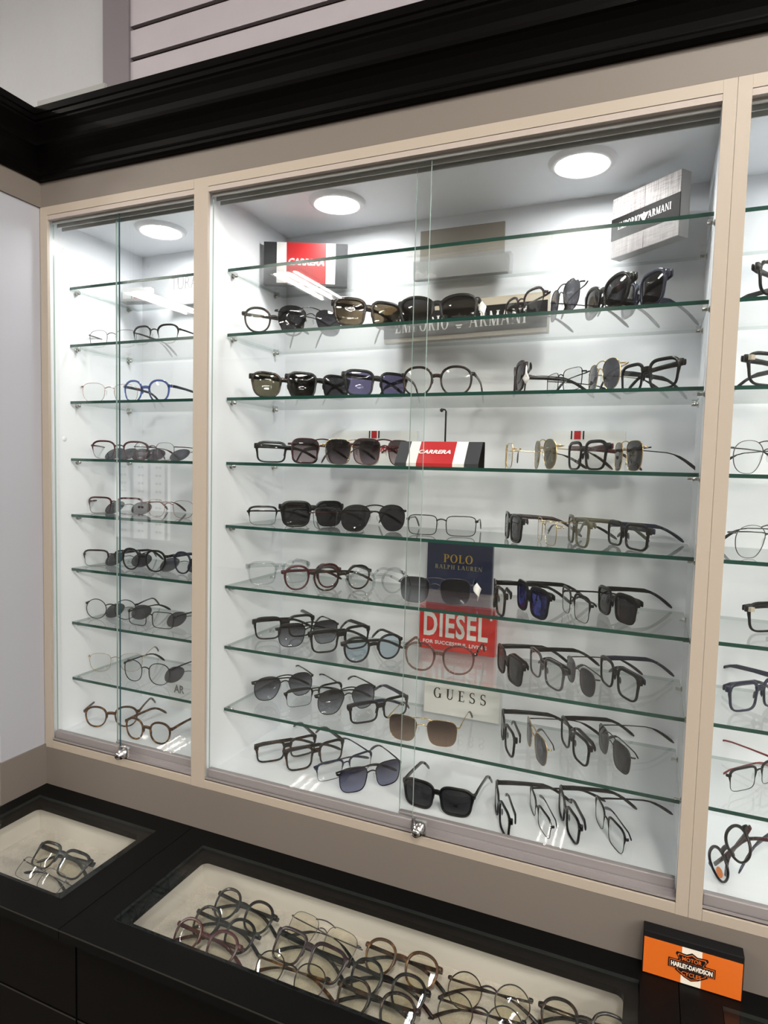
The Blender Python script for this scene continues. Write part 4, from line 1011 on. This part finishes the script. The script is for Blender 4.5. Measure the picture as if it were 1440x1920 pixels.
 ('rect', 'half', 'black', 'clear', 'black', 'of', 0.6179, 0.1311, 0.0002, -65.0, 0.0, 'black half-rim eyeglasses, seventh from left on the cabinet floor, middle cabinet', 'glasses on the cabinet floor of the middle cabinet', None),
 ('square', 'thick', 'black', 'clear', 'black', 'of', 0.6664, 0.1324, 0.0002, -68.4, 0.0, 'black glossy eyeglasses with thick brow, eighth from left on the cabinet floor, middle cabinet', 'glasses on the cabinet floor of the middle cabinet', None),
 ('square', 'half', 'black', 'clear', 'black', 'of', 0.7336, 0.1355, 0.0002, -64.8, 0.0, 'black browline eyeglasses with thin lower rims, ninth from left on the cabinet floor, middle cabinet', 'glasses on the cabinet floor of the middle cabinet', None),
 ('brow', 'wire', 'gunm', 'clear', 'plum', 'oo', -0.3659, 0.1261, 0.8747, 9.9, 0.0, 'thin wire eyeglasses with plum temples, first from left on second shelf, narrow cabinet', 'glasses on the second shelf of the narrow cabinet', None),
 ('brow', 'half', 'black', 'clear', 'black', 'oo', -0.2394, 0.1215, 0.8747, 0.7, 0.0, 'black browline eyeglasses, second from left on second shelf, narrow cabinet', 'glasses on the second shelf of the narrow cabinet', None),
 ('geo', 'wire', 'rose', 'clear', 'plum', 'oo', -0.373, 0.127, 0.7497, 28.0, 0.0, 'rose gold wire eyeglasses, first from left on third shelf, narrow cabinet', 'glasses on the third shelf of the narrow cabinet', None),
 ('panto', 'thick', 'bluepale', 'clear', 'navy', 'oo', -0.2694, 0.1272, 0.7497, 5.4, 0.0, 'blue and clear plastic eyeglasses, second from left on third shelf, narrow cabinet', 'glasses on the third shelf of the narrow cabinet', None),
 ('brow', 'half', 'wine', 'clear', 'wine', 'oo', -0.3407, 0.1231, 0.6222, 27.0, 0.0, 'red half-rim eyeglasses, first from left on fourth shelf, narrow cabinet', 'glasses on the fourth shelf of the narrow cabinet', None),
 ('brow', 'wire', 'gunm', 'clear', 'wine', 'oo', -0.2517, 0.1308, 0.6222, -3.8, 0.0, 'thin dark wire eyeglasses, second from left on fourth shelf, narrow cabinet', 'glasses on the fourth shelf of the narrow cabinet', None),
 ('rect', 'half', 'wine', 'clear', 'wine', 'oo', -0.363, 0.1295, 0.4959, 18.3, 0.0, 'dark red half-rim eyeglasses, first from left on fifth shelf, narrow cabinet', 'glasses on the fifth shelf of the narrow cabinet', None),
 ('brow', 'wire', 'rose', 'clear', 'wine', 'oo', -0.2061, 0.1324, 0.4959, 4.3, 0.0, 'rose wire eyeglasses, second from left on fifth shelf, narrow cabinet', 'glasses on the fifth shelf of the narrow cabinet', None),
 ('rect', 'half', 'plum', 'clear', 'black', 'oo', -0.3725, 0.1306, 0.3728, 28.0, 0.0, 'black half-rim eyeglasses, first from left on sixth shelf, narrow cabinet', 'glasses on the sixth shelf of the narrow cabinet', None),
 ('panto', 'thick', 'black', 'clear', 'black', 'oo', -0.268, 0.1164, 0.3728, 3.1, 0.0, 'black round eyeglasses, second from left on sixth shelf, narrow cabinet', 'glasses on the sixth shelf of the narrow cabinet', None),
 ('panto', 'thick', 'navy', 'clear', 'navy', 'oo', -0.1349, 0.1287, 0.3728, -1.4, 0.0, 'navy round eyeglasses, third from left on sixth shelf, narrow cabinet', 'glasses on the sixth shelf of the narrow cabinet', None),
 ('round', 'thin', 'black', 'clear', 'black', 'oo', -0.3723, 0.1266, 0.2485, 21.2, 0.0, 'black circular eyeglasses, first from left on seventh shelf, narrow cabinet', 'glasses on the seventh shelf of the narrow cabinet', None),
 ('rect', 'thin', 'black', 'clear', 'black', 'oo', -0.2447, 0.1138, 0.2485, 1.8, 0.0, 'black rectangular eyeglasses, second from left on seventh shelf, narrow cabinet', 'glasses on the seventh shelf of the narrow cabinet', None),
 ('geo', 'wire', 'gold', 'clear', 'gold', 'oo', -0.373, 0.1426, 0.119, 28.0, 0.0, 'pale gold wire eyeglasses, first from left on eighth shelf, narrow cabinet', 'glasses on the eighth shelf of the narrow cabinet', None),
 ('large', 'thin', 'black', 'clear', 'black', 'oo', -0.2535, 0.1116, 0.119, 4.0, 0.0, 'large black eyeglasses, second from left on eighth shelf, narrow cabinet', 'glasses on the eighth shelf of the narrow cabinet', None),
 ('panto', 'thick', 'amber', 'clear', 'amber', 'oo', -0.3527, 0.1076, 0.0002, 27.1, 0.0, 'brown tortoise round eyeglasses, first from left on the cabinet floor, narrow cabinet', 'glasses on the cabinet floor of the narrow cabinet', None),
 ('panto', 'thick', 'amber', 'clear', 'amber', 'oo', -0.223, 0.082, 0.0002, 4.0, 0.0, 'small tortoise eyeglasses near the lock, second from left on the cabinet floor, narrow cabinet', 'glasses on the cabinet floor of the narrow cabinet', None),
 ('square', 'thick', 'black', 'clear', 'black', 'fo', 0.9456, 0.109, 0.8747, 54.9, 0.0, 'black eyeglasses, first from left on second shelf, right cabinet', 'glasses on the second shelf of the right cabinet', None),
 ('square', 'thick', 'black', 'clear', 'black', 'fo', 0.9479, 0.1128, 0.7497, 44.6, 0.0, 'black eyeglasses with gold hinges, first from left on third shelf, right cabinet', 'glasses on the third shelf of the right cabinet', 'hinge'),
 ('aviator', 'wire', 'gunm', 'clear', 'black', 'fo', 0.9371, 0.1299, 0.6222, 45.2, 0.0, 'grey wire aviator eyeglasses, first from left on fourth shelf, right cabinet', 'glasses on the fourth shelf of the right cabinet', None),
 ('aviator', 'wire', 'gunm', 'clear', 'black', 'fo', 0.9477, 0.1322, 0.4959, 44.2, 0.0, 'grey wire double-bridge eyeglasses, first from left on fifth shelf, right cabinet', 'glasses on the fifth shelf of the right cabinet', None),
 ('square', 'thick', 'black', 'clear', 'black', 'fo', 0.9817, 0.1909, 0.3728, 40.8, 0.0, 'thick black eyeglasses with cream hinge plates, first from left on sixth shelf, right cabinet', 'glasses on the sixth shelf of the right cabinet', 'hinge'),
 ('square', 'thick', 'navy', 'clear', 'navy', 'fo', 0.9552, 0.1686, 0.2485, 46.7, 0.0, 'navy eyeglasses with clear lenses, first from left on seventh shelf, right cabinet', 'glasses on the seventh shelf of the right cabinet', None),
 ('rect', 'half', 'black', 'clear', 'red', 'fo', 0.9614, 0.1758, 0.119, 49.1, 0.0, 'black half-rim eyeglasses with red temples, first from left on eighth shelf, right cabinet', 'glasses on the eighth shelf of the right cabinet', None),
 ('panto', 'thick', 'black', 'yell', 'black', 'fF', 0.1675, -0.1324, -0.1555, -5.3, 52, 'black round glasses, back of first column of middle counter case', 'folded glasses in the counter cases', None),
 ('panto', 'thick', 'black', 'yell', 'black', 'fF', 0.1652, -0.1828, -0.1555, -2.8, 52, 'black round glasses with metal bridge, middle of first column of middle counter case', 'folded glasses in the counter cases', None),
 ('panto', 'thick', 'wine', 'yell', 'wine', 'fF', 0.1567, -0.2175, -0.1555, -1.1, 52, 'dark red glasses, front of first column of middle counter case', 'folded glasses in the counter cases', None),
 ('navi', 'wire', 'gunm', 'yell', 'gunm', 'fF', 0.3177, -0.1313, -0.1555, -7.3, 52, 'thin grey wire glasses, back of second column of middle counter case', 'folded glasses in the counter cases', None),
 ('square', 'thick', 'plum', 'yell', 'black', 'fF', 0.3165, -0.1714, -0.1555, -6.1, 52, 'dark brown square glasses, middle of second column of middle counter case', 'folded glasses in the counter cases', None),
 ('panto', 'thin', 'tort', 'yell', 'amber', 'fF', 0.3147, -0.2162, -0.1555, 1.7, 52, 'brown thin-rim glasses, front of second column of middle counter case', 'folded glasses in the counter cases', None),
 ('panto', 'thick', 'amber', 'yell', 'tort', 'fF', 0.4579, -0.1292, -0.1555, -0.8, 52, 'amber tortoise glasses, back of third column of middle counter case', 'folded glasses in the counter cases', None),
 ('panto', 'thick', 'black', 'yell', 'black', 'fF', 0.4543, -0.1765, -0.1555, -1.9, 52, 'black glasses with key bridge, middle of third column of middle counter case', 'folded glasses in the counter cases', None),
 ('panto', 'thick', 'tort', 'yell', 'tort', 'fF', 0.4533, -0.2156, -0.1555, 0.5, 52, 'dark tortoise glasses with metal bridge, front of third column of middle counter case', 'folded glasses in the counter cases', None),
 ('round', 'thin', 'tort', 'yell', 'tort', 'fF', 0.5985, -0.1331, -0.1555, 4.1, 52, 'thin round glasses with metal bridge, back of fourth column of middle counter case', 'folded glasses in the counter cases', None),
 ('round', 'thin', 'black', 'yell', 'tort', 'fF', 0.5963, -0.1748, -0.1555, 4.1, 52, 'black round thin-rim glasses, front of fourth column of middle counter case', 'folded glasses in the counter cases', None),
 ('panto', 'thick', 'tort', 'yell', 'tort', 'fF', 0.731, -0.1283, -0.1555, 1.9, 52, 'dark glasses, fifth column at bottom edge of middle counter case', 'folded glasses in the counter cases', None),
 ('square', 'thick', 'black', 'yell', 'black', 'fF', -0.2281, -0.1609, -0.1555, 0.2, 52, 'thick black glasses, in corner counter case', 'folded glasses in the counter cases', None),
 ('rect', 'wire', 'gunm', 'clear', 'gunm', 'fF', -0.2277, -0.1994, -0.1555, -6.1, 52, 'thin wire rectangular glasses, in corner counter case', 'folded glasses in the counter cases', None),
]
for shape, kind, fc, lc, tc, pose, x, y, z, rz, tilt, label, group, extra in G:
    glasses(shape, kind, fc, lc, tc, pose, x, y, z, math.radians(rz), math.radians(tilt), label, group, extra)
clip_on(-0.3550, 0.150, 0.6231, 0.25, 'dark clip-on lens pair lying on fourth shelf of narrow cabinet, left')
clip_on(-0.3149, 0.150, 0.6231, 0.25, 'dark clip-on lens pair lying on fourth shelf of narrow cabinet, middle')
clip_on(-0.1628, 0.150, 0.6231, 0.25, 'dark clip-on lens pair lying on fourth shelf of narrow cabinet, right')
clip_on(-0.3550, 0.150, 0.4968, 0.25, 'dark clip-on lens pair lying on fifth shelf of narrow cabinet, left')
clip_on(-0.3550, 0.150, 0.3737, 0.25, 'dark clip-on lens pair lying on sixth shelf of narrow cabinet, left')
clip_on(-0.1904, 0.150, 0.3737, 0.25, 'dark clip-on lens pair lying on sixth shelf of narrow cabinet, right')
clip_on(-0.3550, 0.150, 0.2494, 0.25, 'dark clip-on lens pair lying on seventh shelf of narrow cabinet, left')
clip_on(-0.1696, 0.150, 0.2494, 0.25, 'dark clip-on lens pair lying on seventh shelf of narrow cabinet, right')
clip_on(-0.1757, 0.150, 0.1199, 0.25, 'dark clip-on lens pair lying on eighth shelf of narrow cabinet, right')
glasses('panto', 'thick', 'black', 'clear', 'wine', 'ff', 0.9178, 0.0467, 0.0399, math.radians(-60), 0, 'black glasses with orange sticker standing on one end, right cabinet floor', 'glasses on the floor of the right cabinet', 'sticker', math.radians(-55))
glasses('square', 'thick', 'navy', 'clear', 'navy', 'oo', 1.07, 0.2, 0.0005, math.radians(146), 0, 'navy glasses facing the back wall, right cabinet floor', 'glasses on the floor of the right cabinet')
bpy.context.view_layer.update()
